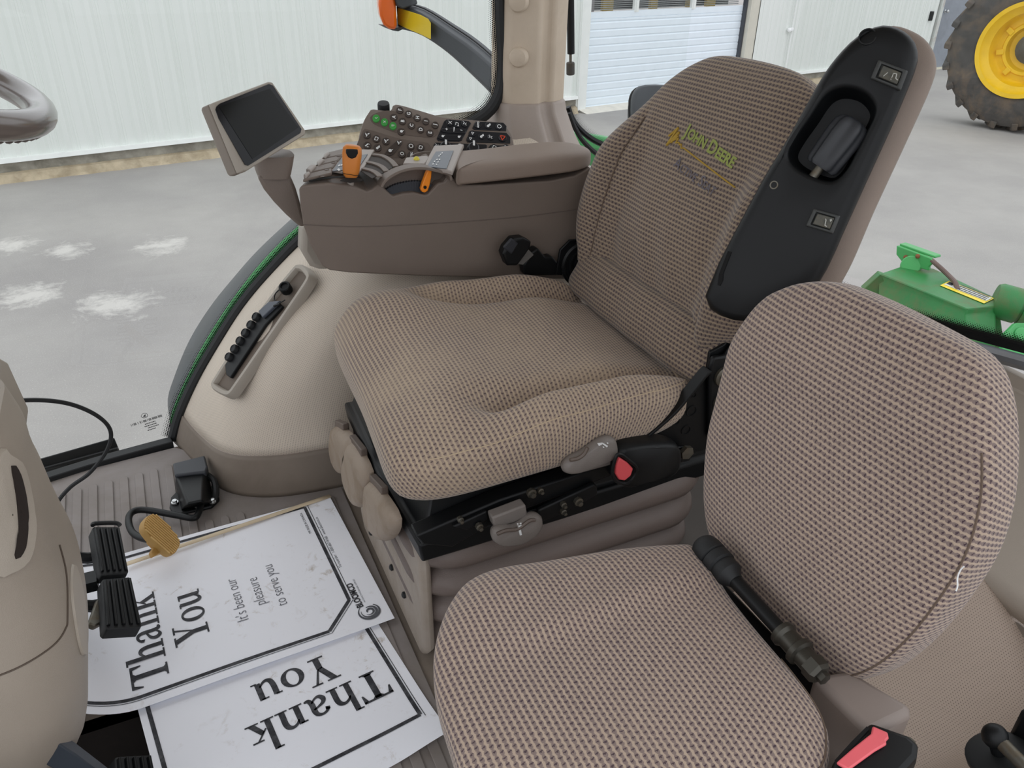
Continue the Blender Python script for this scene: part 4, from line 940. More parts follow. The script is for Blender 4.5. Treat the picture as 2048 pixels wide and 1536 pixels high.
def inset(loop, d, h):
    out = []; n = len(loop)
    for i in range(n):
        t = (loop[(i+1) % n]-loop[i-1]).normalized(); nn = V((-t.y, t.x, 0)); out.append(fa.p(loop[i].x+nn.x*d, loop[i].y+nn.y*d, h))
    return out
mb = MB(); rows = [inset(so, .004, -.035), inset(so, 0.0, -.022), inset(so, .001, -.010), inset(so, .005, -.003), inset(so, .011, 0.0)]
rows += [[a.lerp(b, t) for a, b in zip(inset(so, .011, 0.0), inset(ro, -.005, 0.0))] for t in (.25, .5, .75)]
rows += [inset(ro, -.005, 0.0), inset(ro, -.001, -.0015), inset(ro, .001, -.006), inset(ro, .003, -.026), inset(ro, .008, -.036)]
mb.loft(rows, caps=False); mb.add(rows[-1], [list(range(NA))])
arm = lab(mb.build('armrest', M_BLACK, st, ang=70), 'black armrest folded up beside the backrest')
PD = [(1435, 600), (1500, 470), (1600, 290), (1690, 120), (1735, 70), (1785, 52), (1832, 66), (1860, 90), (1873, 124), (1864, 168), (1815, 278), (1750, 418), (1694, 545), (1650, 600), (1560, 640), (1480, 645)]
def pp(u, v): f = Fr(fa.p(0, 0, -.058), fa.x, fa.y, fa.z); return f.ab(Ppl(u, v, f.o, AN))
fpd = Fr(fa.p(0, 0, -.062), fa.x, fa.y, fa.z)
mb, _, _ = pillow(fpd, [pp(*q) for q in PD], .022, .040, lambda a, b: 0, 4.0, nr=18, na=120, pb=2.6)
lab(mb.build('armrest_pad', M_PAD, arm, ang=80), 'taupe padded side of the armrest')
# lobed adjuster knob in the recess
k0, k1 = Ppl(1640, 335, fa.p(0, 0, -.012), AN), Ppl(1712, 240, fa.p(0, 0, -.012), AN); kd = (k1-k0).normalized()
kx = kd.cross(AN).normalized(); ky = AN; kl = (k1-k0).length
def lob(r, h): return [k0 + kd*h + (kx*math.cos(t) + ky*math.sin(t)*0.62)*r*(1+0.11*math.cos(6*t)) for t in [2*PI*i/60 for i in range(60)]]
R_ = .0215; mb = MB(); mb.loft([lob(R_*.80, 0), lob(R_*.93, .004), lob(R_*.97, kl*.3), lob(R_*1.02, kl*.65), lob(R_*.98, kl*.85), lob(R_*.82, kl*.95), lob(R_*.5, kl*1.0), lob(R_*.05, kl*1.01)]); mb.build('adjuster_knob', plastic('knob_charcoal', '303236', 0.5, 0.06), arm, ang=60)
mb = MB(); mb.cyl(k0 - kd*.018 + kx*.0, k0 + kd*.004, .006, n=14); mb.build('knob_shaft', M_DKSTEEL, arm)
for quadp, sym in (([(1757, 120), (1816, 143), (1801, 182), (1741, 158)], 0), ([(1628, 417), (1681, 432), (1666, 468), (1612, 452)], 1)):
    Q = [Ppl(u, v, fa.p(0, 0, .001), AN) for u, v in quadp]; c = sum(Q, V((0, 0, 0)))/4
    mb = MB(); mb.loft([[c+(q-c)*s + AN*h for q in Q] for s, h in ((1.0, -.002), (1.0, .003), (.92, .005), (.72, .005), (.68, .001))]); sw = mb.build('rocker_switch', plastic('switch_frame', '3b3d3c', 0.5), arm, bevel=.0012)
    def qq(a, b, h): return (Q[0].lerp(Q[1], a)).lerp(Q[3].lerp(Q[2], a), b) + AN*h
    mb = MB(); mb.loft([[qq(.22, .2, .002), qq(.84, .2, .002), qq(.84, .8, .002), qq(.22, .8, .002)], [qq(.22, .2, .006), qq(.5, .2, .009), qq(.84, .2, .004), qq(.84, .8, .004), qq(.5, .8, .009), qq(.22, .8, .006)][0:1] + [qq(.84, .2, .005), qq(.84, .8, .005), qq(.22, .8, .008)]]); rk = mb.build('rocker', plastic('rocker_grey', '4a4a44', 0.55, dirt='77705c', dscale=80, damt=.6), arm, bevel=.001)
    mb = MB()
    def ln(a0, b0, a1, b1, w=.0006): mb.tube([qq(a0, b0, .0082), qq(a1, b1, .0082)], w, 5)
    if sym == 0: ln(.62, .62, .62, .4); ln(.62, .4, .72, .36); ln(.72, .36, .74, .58); ln(.74, .58, .82, .62); ln(.60, .7, .63, .7); ln(.36, .7, .45, .45)
    else: ln(.6, .4, .64, .7); ln(.64, .7, .72, .72); ln(.72, .35, .80, .35); ln(.76, .28, .76, .43); ln(.56, .36, .6, .4)
    mb.build('rocker_symbol', plastic('symbol_grey', 'b9b9b2', 0.5), arm)
c = Ppl(1735, 72, fa.p(0, 0, .001), AN); mb = MB(); mb.lathe(c, (AN + V((0, 0, .25))).normalized(), [(.0105, -.006), (.0105, -.001), (.009, -.001), (.0085, -.004), (.0005, -.004)], 24); mb.build('shell_hole', M_BLACKR, arm)
c = Ppl(1548, 370, fa.p(0, 0, 0), AN); mb = MB(); mb.lathe(c, AN, [(.0055, -.001), (.0055, .001), (.004, .001), (.003, -.001), (.0005, -.001)], 16); mb.build('shell_screw', M_DKSTEEL, arm)
mb = MB(); mb.prism([Ppl(u, v, fa.p(0, 0, .0005), AN) for u, v in ((1456, 502), (1463, 504), (1446, 548), (1446, 560), (1440, 572), (1435, 570), (1438, 548))], AN*.0006); mb.build('shell_slot', plastic('slot_black', '050506', 0.9), arm, smooth=False)
# ================================================================== small passenger seat
ps = thing('passenger_seat', 'small fold-down passenger seat in brown patterned cloth, nearest at lower right', 'seat', (0.45, 0.45, 0))
fr = Fr((0, 0, 0.385), (1, 0, 0), (0, 1, 0))
ol = [tuple(Pz(u, v, .40).xy) for u, v in ((1392, 1106), (1425, 1148), (1500, 1245), (1590, 1352), (1645, 1430), (1662, 1490), (1645, 1560), (1540, 1660), (1380, 1730), (1200, 1740), (1040, 1690), (940, 1590), (900, 1480), (873, 1390), (866, 1320), (876, 1262), (900, 1208), (935, 1170), (1000, 1146), (1100, 1130), (1230, 1114), (1340, 1103))]
def shp2(x, y):
    d = abs(y-.42)
    return 0.016*sst(.10, .19, d) - 0.006*sst(.5, .3, x) + 0.012*math.exp(-((y-.545)/.02)**2)*0.6*sst(.2, .3, x) - 0.004*math.sin(x*40)*sst(.14, .2, d)*.4
mb, ringp, _ = pillow(fr, ol, .045, .06, shp2, 3.2)
pc = mb.build('cushion', M_FABD, ps, ang=80)
sq = [p for p in ringp(0.97, True, 0.0004)]; sq = [p for p in sq if p.x > .40 and p.y < .42]
mb = MB(); mb.tube(sorted(sq, key=lambda p: p.y), 0.0011, 5); mb.build('cushion_seam', M_SEAM, pc)
L2 = rad(12); Q0 = V((0.615, .49, .44)); fq = Fr(Q0, (0.0, -1, 0), (math.sin(L2), 0, math.cos(L2)))
BO = [(1575, 580), (1620, 566), (1680, 566), (1760, 596), (1850, 640), (1940, 690), (1985, 735), (2008, 810), (2014, 900), (2005, 1010), (1975, 1110), (1920, 1200), (1850, 1285), (1780, 1340), (1715, 1358), (1650, 1340), (1585, 1275), (1505, 1185), (1448, 1090), (1430, 1000), (1436, 880), (1455, 795), (1480, 705), (1515, 635), (1545, 598)]
def shq(a, b): return 0.010*math.exp(-((a+.02)/.1)**2)*math.exp(-((b-.10)/.1)**2) - .006*sst(.2, .34, b) + 0.006*math.exp(-((b-.225-.15*a)/.03)**2)
mb, ringq, _ = pillow(fq, [fq.ab(Ppl(u, v, Q0, fq.z)) for u, v in BO], .040, .046, shq, 4.2, nr=36, na=140)
pb_ = mb.build('backrest', M_FABC, ps, ang=80)
sq = ringq(0.968, True, 0.0003); k0_ = max(range(140), key=lambda i: sq[i].z - 2*sq[i].y); sq = sq[k0_:] + sq[:k0_]; k1_ = min(range(140), key=lambda i: sq[i].z); sq = sq[:k1_+1] if sq[k1_//2].y < .45 else sq[k1_:]
mb = MB(); mb.tube(sq, 0.0011, 5); mb.build('backrest_seam', M_SEAM, pb_)
mb = MB(); mb.tube(cat([Ppl(u, v, fq.p(0, 0, .036), fq.z) for u, v in ((1928, 1133), (1921, 1140), (1915, 1155), (1915, 1172), (1912, 1182))], 5), .0007, 5); mb.build('loose_thread', M_WHITE, pb_)
# pivot rod with collars, bracket cover
r0_, r1_ = Pz(1412, 1098, .425), Pz(1640, 1348, .415)
rd = (r1_-r0_); rn = rd.normalized(); rl_ = rd.length
mb = MB(); mb.cyl(r0_, r1_, .0085, n=16); mb.build('pivot_rod', M_BLACK, ps)
mb = MB(); mb.lathe(r0_ - rn*.012, rn, [(.0005, 0), (.012, .001), (.017, .006), (.019, .016), (.019, .026), (.0165, .028), (.019, .030), (.019, .042), (.016, .044), (.017, .048), (.017, .058), (.012, .064), (.009, .07)], 20); mb.build('rod_collar', M_BLACKR, ps)
mb = MB(); b0 = r1_ - rn*.062; mb.lathe(b0, rn, [(.009, 0), (.014, .002), (.015, .008), (.012, .012), (.012, .026), (.016, .028), (.016, .034), (.012, .036), (.012, .048)], 20); mb.lathe(b0 + rn*.048, rn, [(.014, 0), (.014, .012), (.011, .016), (.007, .016), (.007, .022), (.0005, .023)], 6); mb.build('rod_nut', plastic('nut_dark', '4a4842', .4, .15, metal=.7), ps, ang=30)
mb = MB(); mb.box((0.565, .47, .335), (.03, .30, .03)); mb.box((0.56, .61, .24), (.03, .03, .22)); mb.box((0.50, .31, .27), (.10, .03, .12)); mb.build('seat_frame', M_BLACK, ps, bevel=.004)
zc = .395
tp = [Pz(u, v, zc) for u, v in ((1622, 1350), (1700, 1335), (1760, 1372), (1828, 1412), (1822, 1428), (1752, 1462), (1735, 1462))]
mb = MB(); mb.loft([[q + V((0, 0, d)) - (q-tp[3])*s*0 for q in tp] for d, s in ((0, 0), (-.10, 0))]); mb.build('bracket_cover', plastic('cover_brown', '8b7f78', 0.5, 0.05), ps, bevel=.010, seg=3)
# second buckle
pbk = thing('belt_buckle', 'black seat belt buckle with red button at the bottom edge beside the small seat', 'buckle', Pz(1740, 1500, .30))
zb_ = .405
def hk(u, v, d): return Pz(u, v, zb_) + V((0, 0, d))
L = [(1738, 1455), (1815, 1482), (1835, 1500), (1832, 1525), (1800, 1560), (1720, 1600), (1655, 1570), (1665, 1530), (1700, 1490)]
Lp = [hk(u, v, 0) for u, v in L]; c = sum(Lp, V((0, 0, 0)))/len(Lp)
mb = MB(); mb.loft([[c + (q-c)*s + V((0, 0, h)) for q in Lp] for s, h in ((.90, .010), (.97, .007), (1, 0), (1, -.03))]); mb.build('buckle_body', M_BLACK, pbk, bevel=.003)
mb = MB(); mb.prism([hk(u, v, .0115) for u, v in ((1738, 1472), (1768, 1485), (1770, 1496), (1764, 1502), (1766, 1508), (1742, 1522), (1690, 1560), (1666, 1545), (1700, 1515), (1735, 1487))], (0, 0, .004)); lab(mb.build('release_button', plastic('belt_red_pale', 'ee6a72', 0.4, 0.05), pbk, bevel=.0015), 'red release button')
mb = MB(); mb.prism([hk(u, v, .0105) for u, v in ((1728, 1468), (1734, 1472), (1700, 1510), (1672, 1540), (1664, 1536), (1698, 1498))], (0, 0, .001)); mb.build('tongue_slot', plastic('slot_dark', '060607', 0.9), pbk, smooth=False)
mb = MB(); mb.prism([hk(u, v, -.02) for u, v in ((1800, 1478), (1828, 1442), (1845, 1455), (1842, 1500), (1822, 1508))], (0, 0, -.02)); mb.build('buckle_bracket', M_DKSTEEL, pbk, bevel=.003)
# ball mount
bp, bn = Pz(2000, 1512, .30), V((-.25, .35, .9)).normalized()
bm_ = thing('ball_mount', 'black ball mount on a round base, bottom right corner', 'mount', bp)
mb = MB(); mb.lathe(bp, bn, [(.0005, -.004), (.034, -.004), (.034, .003), (.030, .005), (.0005, .006)], 28); mb.build('base_plate', M_BLACKR, bm_)
bb = bp + bn*.028
mb = MB(); mb.sphere(bb, .0135, 18); mb.cyl(bp, bb, .008); mb.build('ball', M_BLACK, bm_)
mb = MB(); mb.tube([bb, bb + V((-.005, -.05, .0)), bb + V((-.01, -.10, -.005))], .0075, 12); mb.build('arm_rod', M_DKSTEEL, bm_)
mb = MB(); mb.box(bp + V((.045, -.01, .02)), (.03, .05, .05)); mb.build('clamp', M_BLACK, bm_, bevel=.006)
# ================================================================== right-hand console
YF = 1.385
def cf(u, v, d=0.0): return Py(u, v, YF-d)
TP0 = V((.3, YF, .691)); TN = V((0, -.06, 1)).normalized()
def ct(u, v, h=0.0): return Ppl(u, v, TP0 + TN*h, TN)
M_PLATE = plastic('label_slate', '5c636c', 0.4, 0.04)
M_DARKPIT = plastic('pit_brown', '3a322d', 0.7, 0.08)
M_ORANGE = plastic('orange_knob', 'd98436', 0.45, 0.04)
M_ORANGE2 = plastic('bright_orange', 'f98f1c', 0.4, 0.03)
M_LTTIP = plastic('tip_grey', 'a39a93', 0.45, 0.04)
cn = thing('armrest_console', 'taupe operator console with orange levers and padded armrest beside the driver seat', 'console', V((.5, 1.45, .48)))
FACE = [(597, 378), (603, 372), (623, 369), (656, 366.5), (690, 369), (719, 377), (734, 383), (744, 379), (758, 368), (771, 379.5), (786, 393), (806, 387), (827, 385), (849, 390), (856, 389), (876, 367), (889, 364), (895, 356), (904, 352), (917, 370), (970, 370), (1100, 362), (1150, 352), (1182, 335), (1200, 420), (1195, 560), (1000, 556), (830, 552), (700, 546), (660, 541), (645, 533), (622, 495), (606, 450), (600, 415)]
mb = MB(); F0 = [cf(*q) for q in FACE]; ctr_ = V((.52, 0, .60))
def narrow(P, dy, s): return [V((ctr_.x + (q.x-ctr_.x)*s + .085*dy/.145*sst(.40, .24, q.x)*sst(.50, .66, q.z), q.y+dy, ctr_.z+(q.z-ctr_.z)*s + .06*dy)) for q in P]
mb.loft([F0, narrow(F0, .145, 1.0), narrow(F0, .15, .98)]); cb = mb.build('console_body', M_TAUPE, cn, bevel=.005, seg=3, ang=40)
mb = MB(); sl_ = [cf(u, v, .0006) for u, v in ((606, 449), (720, 453), (860, 447), (1000, 437), (1100, 426), (1200, 412))]; mb.tube(cat(sl_, 6), .0009, 5); mb.build('body_seam', M_TAUPED, cb)
mb = MB(); mb.prism([Py(u, v, 1.50) for u, v in ((606, 452), (604, 505), (622, 535), (640, 541), (665, 541), (700, 470))], (0, .05, 0)); mb.build('console_mount', M_GREYTRIM, cn, bevel=.01)
pf = Fr((0, 0, .676), (1, 0, 0.0), (0, 1, 0))
mb, _, _ = pillow(pf, [(.520, 1.372), (.521, 1.370), (.56, 1.368), (.62, 1.368), (.70, 1.370), (.775, 1.376), (.816, 1.398), (.827, 1.432), (.815, 1.466), (.78, 1.484), (.70, 1.492), (.62, 1.492), (.57, 1.492), (.536, 1.491), (.535, 1.489)], .028, .014, lambda a, b: .001*sst(.66, .8, a) - 0.003*math.exp(-((a-.6)/.08)**2), 5.0, nr=26, na=120)
mb.build('armrest_pad', M_PAD, cn, ang=70)
# throttle recess -------------------------------------------------------
mb = MB(); ar = [(757, 369), (764, 357), (778, 346), (797, 337), (820, 332), (845, 332), (868, 337), (886, 342), (893, 346), (895, 356), (888, 366), (876, 369), (856, 391), (849, 393), (827, 387), (806, 390), (786, 394), (771, 381)]
mb.prism([cf(u, v, -.020) for u, v in ar], (0, .01, 0)); th_ = mb.build('throttle_recess', M_TAUPED, cn, bevel=.002)
mb = MB(); up_ = cat([cf(u, v, -.004) for u, v in ar[:10]], 6); mb.tube(up_, .0042, prof=[(-.6, -1.2), (.6, -1.2), (.6, 5), (-.6, 5)], up=(0, 0, 1)); mb.build('recess_hood', M_TAUPE, th_, bevel=.001)
mb = MB(); mb.tube([q + V((0, .005, 0)) for q in cat([cf(u, v, .001) for u, v in ar[9:] + ar[:1]], 3)], .0016, 5); mb.build('recess_lip', M_TAUPE, th_)
mb = MB(); a0 = [cf(u, v, -.012) for u, v in cat([V((772, 378, 0)), V((790, 369, 0)), V((815, 363, 0)), V((840, 362, 0)), V((862, 367, 0))], 9) for u, v in [(u, v)]] if False else [cf(q.x, q.y, -.012) for q in cat([V((771, 379, 0)), V((790, 369, 0)), V((815, 363, 0)), V((840, 362, 0)), V((866, 369, 0))], 9)]
b0 = [cf(q.x, q.y, -.010) for q in cat([V((786, 392, 0)), V((800, 388, 0)), V((818, 384, 0)), V((838, 385, 0)), V((856, 390, 0))], 9)]
for i in range(0, len(a0)):
    if i % 2: a0[i] = a0[i] + V((0, 0, -.0018))
mb.loft([[p, q, q + V((0, .008, 0)), p + V((0, .008, 0))] for p, q in zip(a0, b0)]); mb.build('throttle_wheel', plastic('wheel_slate', '2d3138', 0.6, 0.1), th_, smooth=False)
mb = MB(); mb.prism([cf(u, v, .004) for u, v in ((842, 378), (845, 368), (853, 347), (856, 340), (861, 338), (864, 343), (863, 355), (860, 370), (856, 382), (850, 386), (844, 384))], (0, .010, 0)); tl = mb.build('throttle_lever', M_ORANGE2, th_, bevel=.002, seg=3)
c = cf(850, 374.5, .0045); mb = MB(); mb.lathe(c, (0, -1, 0), [(.003, -.001), (.003, .0012), (.0015, .0012), (.0003, .0012)], 12); mb.build('lever_screw', M_BLACK, tl) if False else mb.build('lever_screw', M_BLACK, cn)
# top deck: paddles, label plates, slot, partitions ------------------------
for k, (pts, tip) in enumerate((([(655, 311), (690, 302), (688, 315), (643, 323)], [(648, 316), (655, 310), (661, 313), (650, 322)]), ([(643, 325), (686, 315), (676, 327), (630, 338)], [(634, 331), (643, 324), (650, 326), (638, 337)]), ([(626, 340), (675, 328), (666, 341), (614, 352)], [(612, 346), (622, 336), (634, 338), (622, 350)]), ([(614, 354), (664, 342), (664, 352), (606, 366)], [(607, 357), (616, 350), (622, 352), (612, 362)]))):
    mb = MB(); mb.prism([ct(u, v, .002) for u, v in pts], TN*.006); pdl = mb.build('hydraulic_paddle', M_TAUPE, cn, bevel=.002)
    mb = MB(); mb.prism([ct(u, v, .004) for u, v in tip], TN*.008); lab(mb.build('paddle_tip', M_LTTIP, pdl, bevel=.003, seg=3), 'pale grey tip of the paddle')
    mb = MB(); cc_ = ct(sum(p[0] for p in pts)/4+8, sum(p[1] for p in pts)/4-1, .0082); mb.lathe(cc_, TN, [(.0045, 0), (.004, .0008), (.0035, .0003), (.0003, .0003)], 14); mb.build('paddle_mark', M_TAUPED, pdl)
mb = MB(); mb.prism([ct(u, v, .001) for u, v in ((662, 345), (690, 302), (749, 303), (728, 338), (712, 352))], TN*.004); mb.build('deck_frame', M_LTTIP, cn, bevel=.001)
mb = MB(); mb.prism([ct(u, v, .0055) for u, v in ((665, 343), (684, 317), (735, 309), (716, 338))], TN*.001); pl1 = mb.build('deck_label', M_PLATE, cn, smooth=False)
mb = MB(); mb.prism([ct(u, v, .007) for u, v in ((674, 339), (678, 337), (681, 341), (677, 342))], TN*.0005)
for k in range(3): mb.prism([ct(u+k*5, v-k*1, .007) for u, v in ((676, 331), (680, 329), (681, 331), (677, 333))], TN*.0004)
mb.build('label_marks', M_WHITE, pl1, smooth=False)
mb = MB(); mb.prism([ct(u, v, .0035) for u, v in ((617, 361), (640, 355), (688, 352), (690, 355), (640, 359), (618, 364))], TN*.0006); mb.prism([ct(u, v, .0035) for u, v in ((680, 362), (690, 356), (720, 357), (727, 361), (722, 363), (700, 366))], TN*.0006); mb.build('gear_slot', plastic('slot_black2', '0c0b0a', 0.9), cn, smooth=False)
mb = MB(); mb.prism([ct(u, v, .0015) for u, v in ((722, 343), (746, 309), (775, 315), (792, 332), (775, 342), (757, 352), (744, 358))], TN*.0012); mb.build('partition_pit', M_DARKPIT, cn, smooth=False)
for pts in (((746, 309), (765, 312), (781, 321), (792, 333)), ((734, 324), (751, 328), (764, 334), (773, 343)), ((726, 337), (742, 341), (752, 346), (760, 353))):
    mb = MB(); mb.tube(cat([ct(u, v, .004) for u, v in pts], 6), .005, prof=[(-.25, -1), (.25, -1), (.25, 1), (-.25, 1)], up=(0, 0, 1)); lab(mb.build('partition_rib', M_TAUPE, cn), 'thin curved rib between the finger slots') if False else mb.build('partition_rib', M_TAUPE, cn)
mb = MB(); mb.prism([ct(u, v, .001) for u, v in ((849, 340), (856, 322), (868, 299), (928, 296), (905, 352), (893, 348))], TN*.008); mb.build('button_deck', M_LTTIP, cn, bevel=.002)
mb = MB(); mb.prism([ct(u, v, .0095) for u, v in ((854, 334), (872, 304), (907, 302), (893, 338))], TN*.001); pl2 = mb.build('button_label', M_PLATE, cn, smooth=False)
mb = MB()
for u, v in ((866, 328), (869, 323), (873, 329), (876, 324), (879, 319), (874, 319), (881, 309), (884, 306), (878, 312)): mb.prism([ct(u+a, v+b, .011) for a, b in ((-1.6, 1), (0, -1.4), (1.6, -.6), (.6, 1.3))], TN*.0004)
mb.build('label_marks', M_WHITE, pl2, smooth=False)
mb = MB(); mb.prism([ct(u, v, .002) for u, v in ((806, 333), (812, 321), (853, 317), (860, 321), (850, 334))], TN*.006); mb.build('rocker_lever', M_LTTIP, cn, bevel=.002)
c = ct(833, 319, .008); mb = MB(); mb.sphere(c, .006, 12); lab(mb.build('yellow_button', plastic('soft_yellow', 'ddd04c', 0.45), cn), 'small yellow button')
mb = MB(); mb.tube(cat([ct(u, v, .006) for u, v in ((815, 322), (826, 310), (845, 304), (870, 303))], 5), .0012, 5); mb.build('deck_rim', M_TAUPE, cn)
# orange range lever
p0, p1 = Py(701, 362, 1.395), Py(705, 290, 1.395); ax = (p1-p0).normalized(); kx = (CR - ax*CR.dot(ax)).normalized(); ky = ax.cross(kx)
def ks(h, w, d): return [p0 + ax*h + kx*a + ky*b for a, b in rrect(w, d, min(w, d)*.32, 4)]
H_ = (p1-p0).length; mb = MB(); mb.loft([ks(.006, .018, .016), ks(.010, .024, .02), ks(H_*.3, .0285, .023), ks(H_*.75, .033, .024), ks(H_*.92, .031, .022), ks(H_*.985, .024, .017), ks(H_, .015, .010)]); ok_ = lab(mb.build('range_lever', M_ORANGE, cn, ang=60), 'orange knob of the upright range lever')
mb = MB(); wdn = [Py(u, v, 1.380) for u, v in ((693, 299), (716, 299), (717, 308), (713, 315), (704, 318), (697, 315), (693, 307))]; mb.prism(wdn, (0, .006, 0)); mb.build('thumb_button', M_BLACK, ok_, bevel=.0015)
mb = MB(); mb.tube([q for q in ks(H_*.22, .0292, .0238)], .0005, 4, closed=True); mb.build('lever_seam', M_BLACK, ok_)
mb = MB(); mb.cyl(p0 - ax*.012, p0 + ax*.01, .006, n=12); mb.build('lever_stem', M_LTTIP, ok_)
# ================================================================== monitor on its arm
mo = thing('display_monitor', 'small grey display monitor on an angled arm at the front of the console', 'monitor', Py(560, 430, 1.42))
MN = V((.479, -.711, .515)).normalized(); M0 = Py(520, 255, 1.42)
def mp_(u, v, h=0.0): return Ppl(u, v, M0 + MN*h, MN)
MC = [(428, 206), (432, 203), (538, 163), (545, 164), (612, 262), (611, 269), (492, 343), (484, 343)]
P = [mp_(*q) for q in MC]; c = sum(P, V((0, 0, 0)))/len(P)
bd = V((-.62, .35, -.28)).normalized()
mb = MB(); mb.loft([[c + (q-c)*s + bd*h for q in P] for s, h in ((.975, -.001), (1, .002), (1.0, .011))]); mb.build('front_housing', M_GREYTRIM, mo, bevel=.002, seg=3, ang=40)
mb = MB(); mb.loft([[c + (q-c)*s + bd*h for q in P] for s, h in ((1.0, .0115), (1.0, .024), (.94, .030))]); mb.build('rear_housing', plastic('rear_housing_grey', '867d73', 0.5, 0.05), mo, bevel=.002, seg=3, ang=40)
GC = [(433, 213), (440, 207), (538, 168), (546, 171), (603, 258), (601, 266), (497, 331), (490, 329), (437, 236), (431, 219)]
mb = MB(); G_ = [mp_(u, v, .0025) for u, v in GC]; mb.prism(G_, -MN*.001); 
T = NT('screen_glass'); T.b.inputs['Base Color'].default_value = lin('17181c'); T.b.inputs['Roughness'].default_value = 0.10; T.b.inputs['Specular IOR Level'].default_value = 0.25
scr = mb.build('screen_cover', T.mat, mo, smooth=False)
mb = MB(); S_ = [mp_(u, v, .003) for u, v in ((438, 213), (540, 177), (597, 255), (505, 318))]; mb.prism(S_, -MN*.0006)
T = NT('screen'); T.b.inputs['Base Color'].default_value = lin('0c0e0d'); T.b.inputs['Roughness'].default_value = 0.12; T.b.inputs['Specular IOR Level'].default_value = 0.2
mb.build('screen', T.mat, scr, smooth=False)
nk = [[(498, 338), (586, 292), (583, 296), (500, 345)], None]
n0 = Py(542, 322, 1.46); 
def ell_(c, rx, ry, fr_): return [c + fr_.x*rx*math.cos(2*PI*k/28) + fr_.y*ry*math.sin(2*PI*k/28) for k in range(28)]
fN = Fr(n0, CR, CF)
def es(u, v, w, d): 
    c_ = Py(u, v, 1.45); k = (c_-CC).dot(CF)/FPX; return [c_ + CR*(a*w*k) + V((0, b*d, 0)) for a, b in [(math.copysign(abs(math.cos(t))**.6, math.cos(t)), math.copysign(abs(math.sin(t))**.6, math.sin(t))) for t in [2*PI*i/28 for i in range(28)]]]
mb = MB(); mb.loft([es(543, 306, 43, .035), es(545, 320, 39, .034), es(546, 343, 34, .03), es(546, 351, 31, .028)]); mb.build('neck_collar', M_TAUPE, mo, ang=50)
mb = MB(); pa = [((514, 353), (578, 346)), ((528, 380), (592, 378)), ((548, 405), (600, 405)), ((572, 430), (606, 430)), ((600, 455), (616, 452))]
mb.loft([[Py(*a, 1.435), Py(*b, 1.435), Py(*b, 1.435)+V((.004, .045, 0)), Py(*a, 1.435)+V((.004, .045, 0))] for a, b in pa]); mb.build('monitor_arm', M_TAUPE, mo, bevel=.006, seg=3, ang=50)
# ================================================================== switch panel behind the console
kp = thing('switch_panel', 'taupe switch panel with green, brown and black buttons behind the console', 'panel', Py(880, 320, 1.62))
K0 = Py(860, 275, 1.60); KN = V((-.12, -.70, .70)).normalized()
kr = (Ppl(990, 300, K0, KN)-Ppl(740, 262, K0, KN)).normalized(); kf_ = Fr(K0, kr, KN.cross(kr), KN)
def kz(x, y, h=0.0): return Ppl(700+x/6.0235, 190+y/6.0235, K0 + KN*h, KN)
KO = [(100, 620), (108, 480), (165, 300), (238, 180), (265, 165), (480, 185), (540, 108), (800, 172), (1000, 232), (1150, 268), (1500, 300), (1780, 322), (1850, 345), (1910, 410), (1960, 500), (1985, 620), (1990, 760), (900, 860), (90, 760)]
P = resample(cat([kz(*q) for q in KO], 4, True), 120, True); c = sum(P, V((0, 0, 0)))/len(P)
mb = MB(); mb.loft([[c+(q-c)*s + KN*h for q in P] for s, h in ((.97, 0), (.99, -.001), (1, -.006), (.99, -.03))]); kb = mb.build('panel_body', M_TAUPE, kp, ang=50)
def kpoly(pts, h0, h1, mat, name, par, bevel=.001, cut=3):
    P_ = [kz(x, y, h0) for x, y in pts]
    M_ = MB(); M_.prism(P_, KN*(h1-h0)); return M_.build(name, mat, par, bevel=bevel, seg=3)
M_KDARK = plastic('panel_black', '1a1c22', 0.35, 0.06); M_KBTN = plastic('button_brown', '453b36', 0.45, 0.05); M_KGRN = plastic('button_green', '3f9e46', 0.4, 0.04)
def rnd(pts, n=40): return [(q.x, q.y) for q in resample(cat([V((a, b, 0)) for a, b in pts], 6, True), n, True)]
for pts in ([(1160, 300), (1425, 318), (1458, 345), (1345, 555), (1310, 568), (1060, 560), (1042, 535), (1130, 325)], [(1510, 325), (1845, 340), (1885, 380), (1880, 440), (1495, 425), (1470, 405)], [(1445, 437), (1885, 462), (1932, 515), (1930, 588), (1412, 576), (1398, 550)], [(1030, 578), (1630, 602), (1650, 612), (1640, 740), (990, 740), (1005, 610)], [(1690, 608), (1925, 618), (1985, 680), (1985, 740), (1660, 740), (1665, 640)]):
    kpoly(pts, -.001, .0015, M_KDARK, 'switch_field', kp, .0008)
kpoly(rnd([(150, 440), (215, 420), (600, 530), (930, 580), (965, 640), (940, 740), (130, 740)]), -.001, .0008, M_TAUPED, 'switch_field', kp, .0005)
kpoly(rnd([(270, 240), (540, 200), (1040, 400), (1010, 510), (870, 510), (640, 480), (420, 410), (260, 330)]), -.001, .0008, M_TAUPED, 'switch_field', kp, .0005)
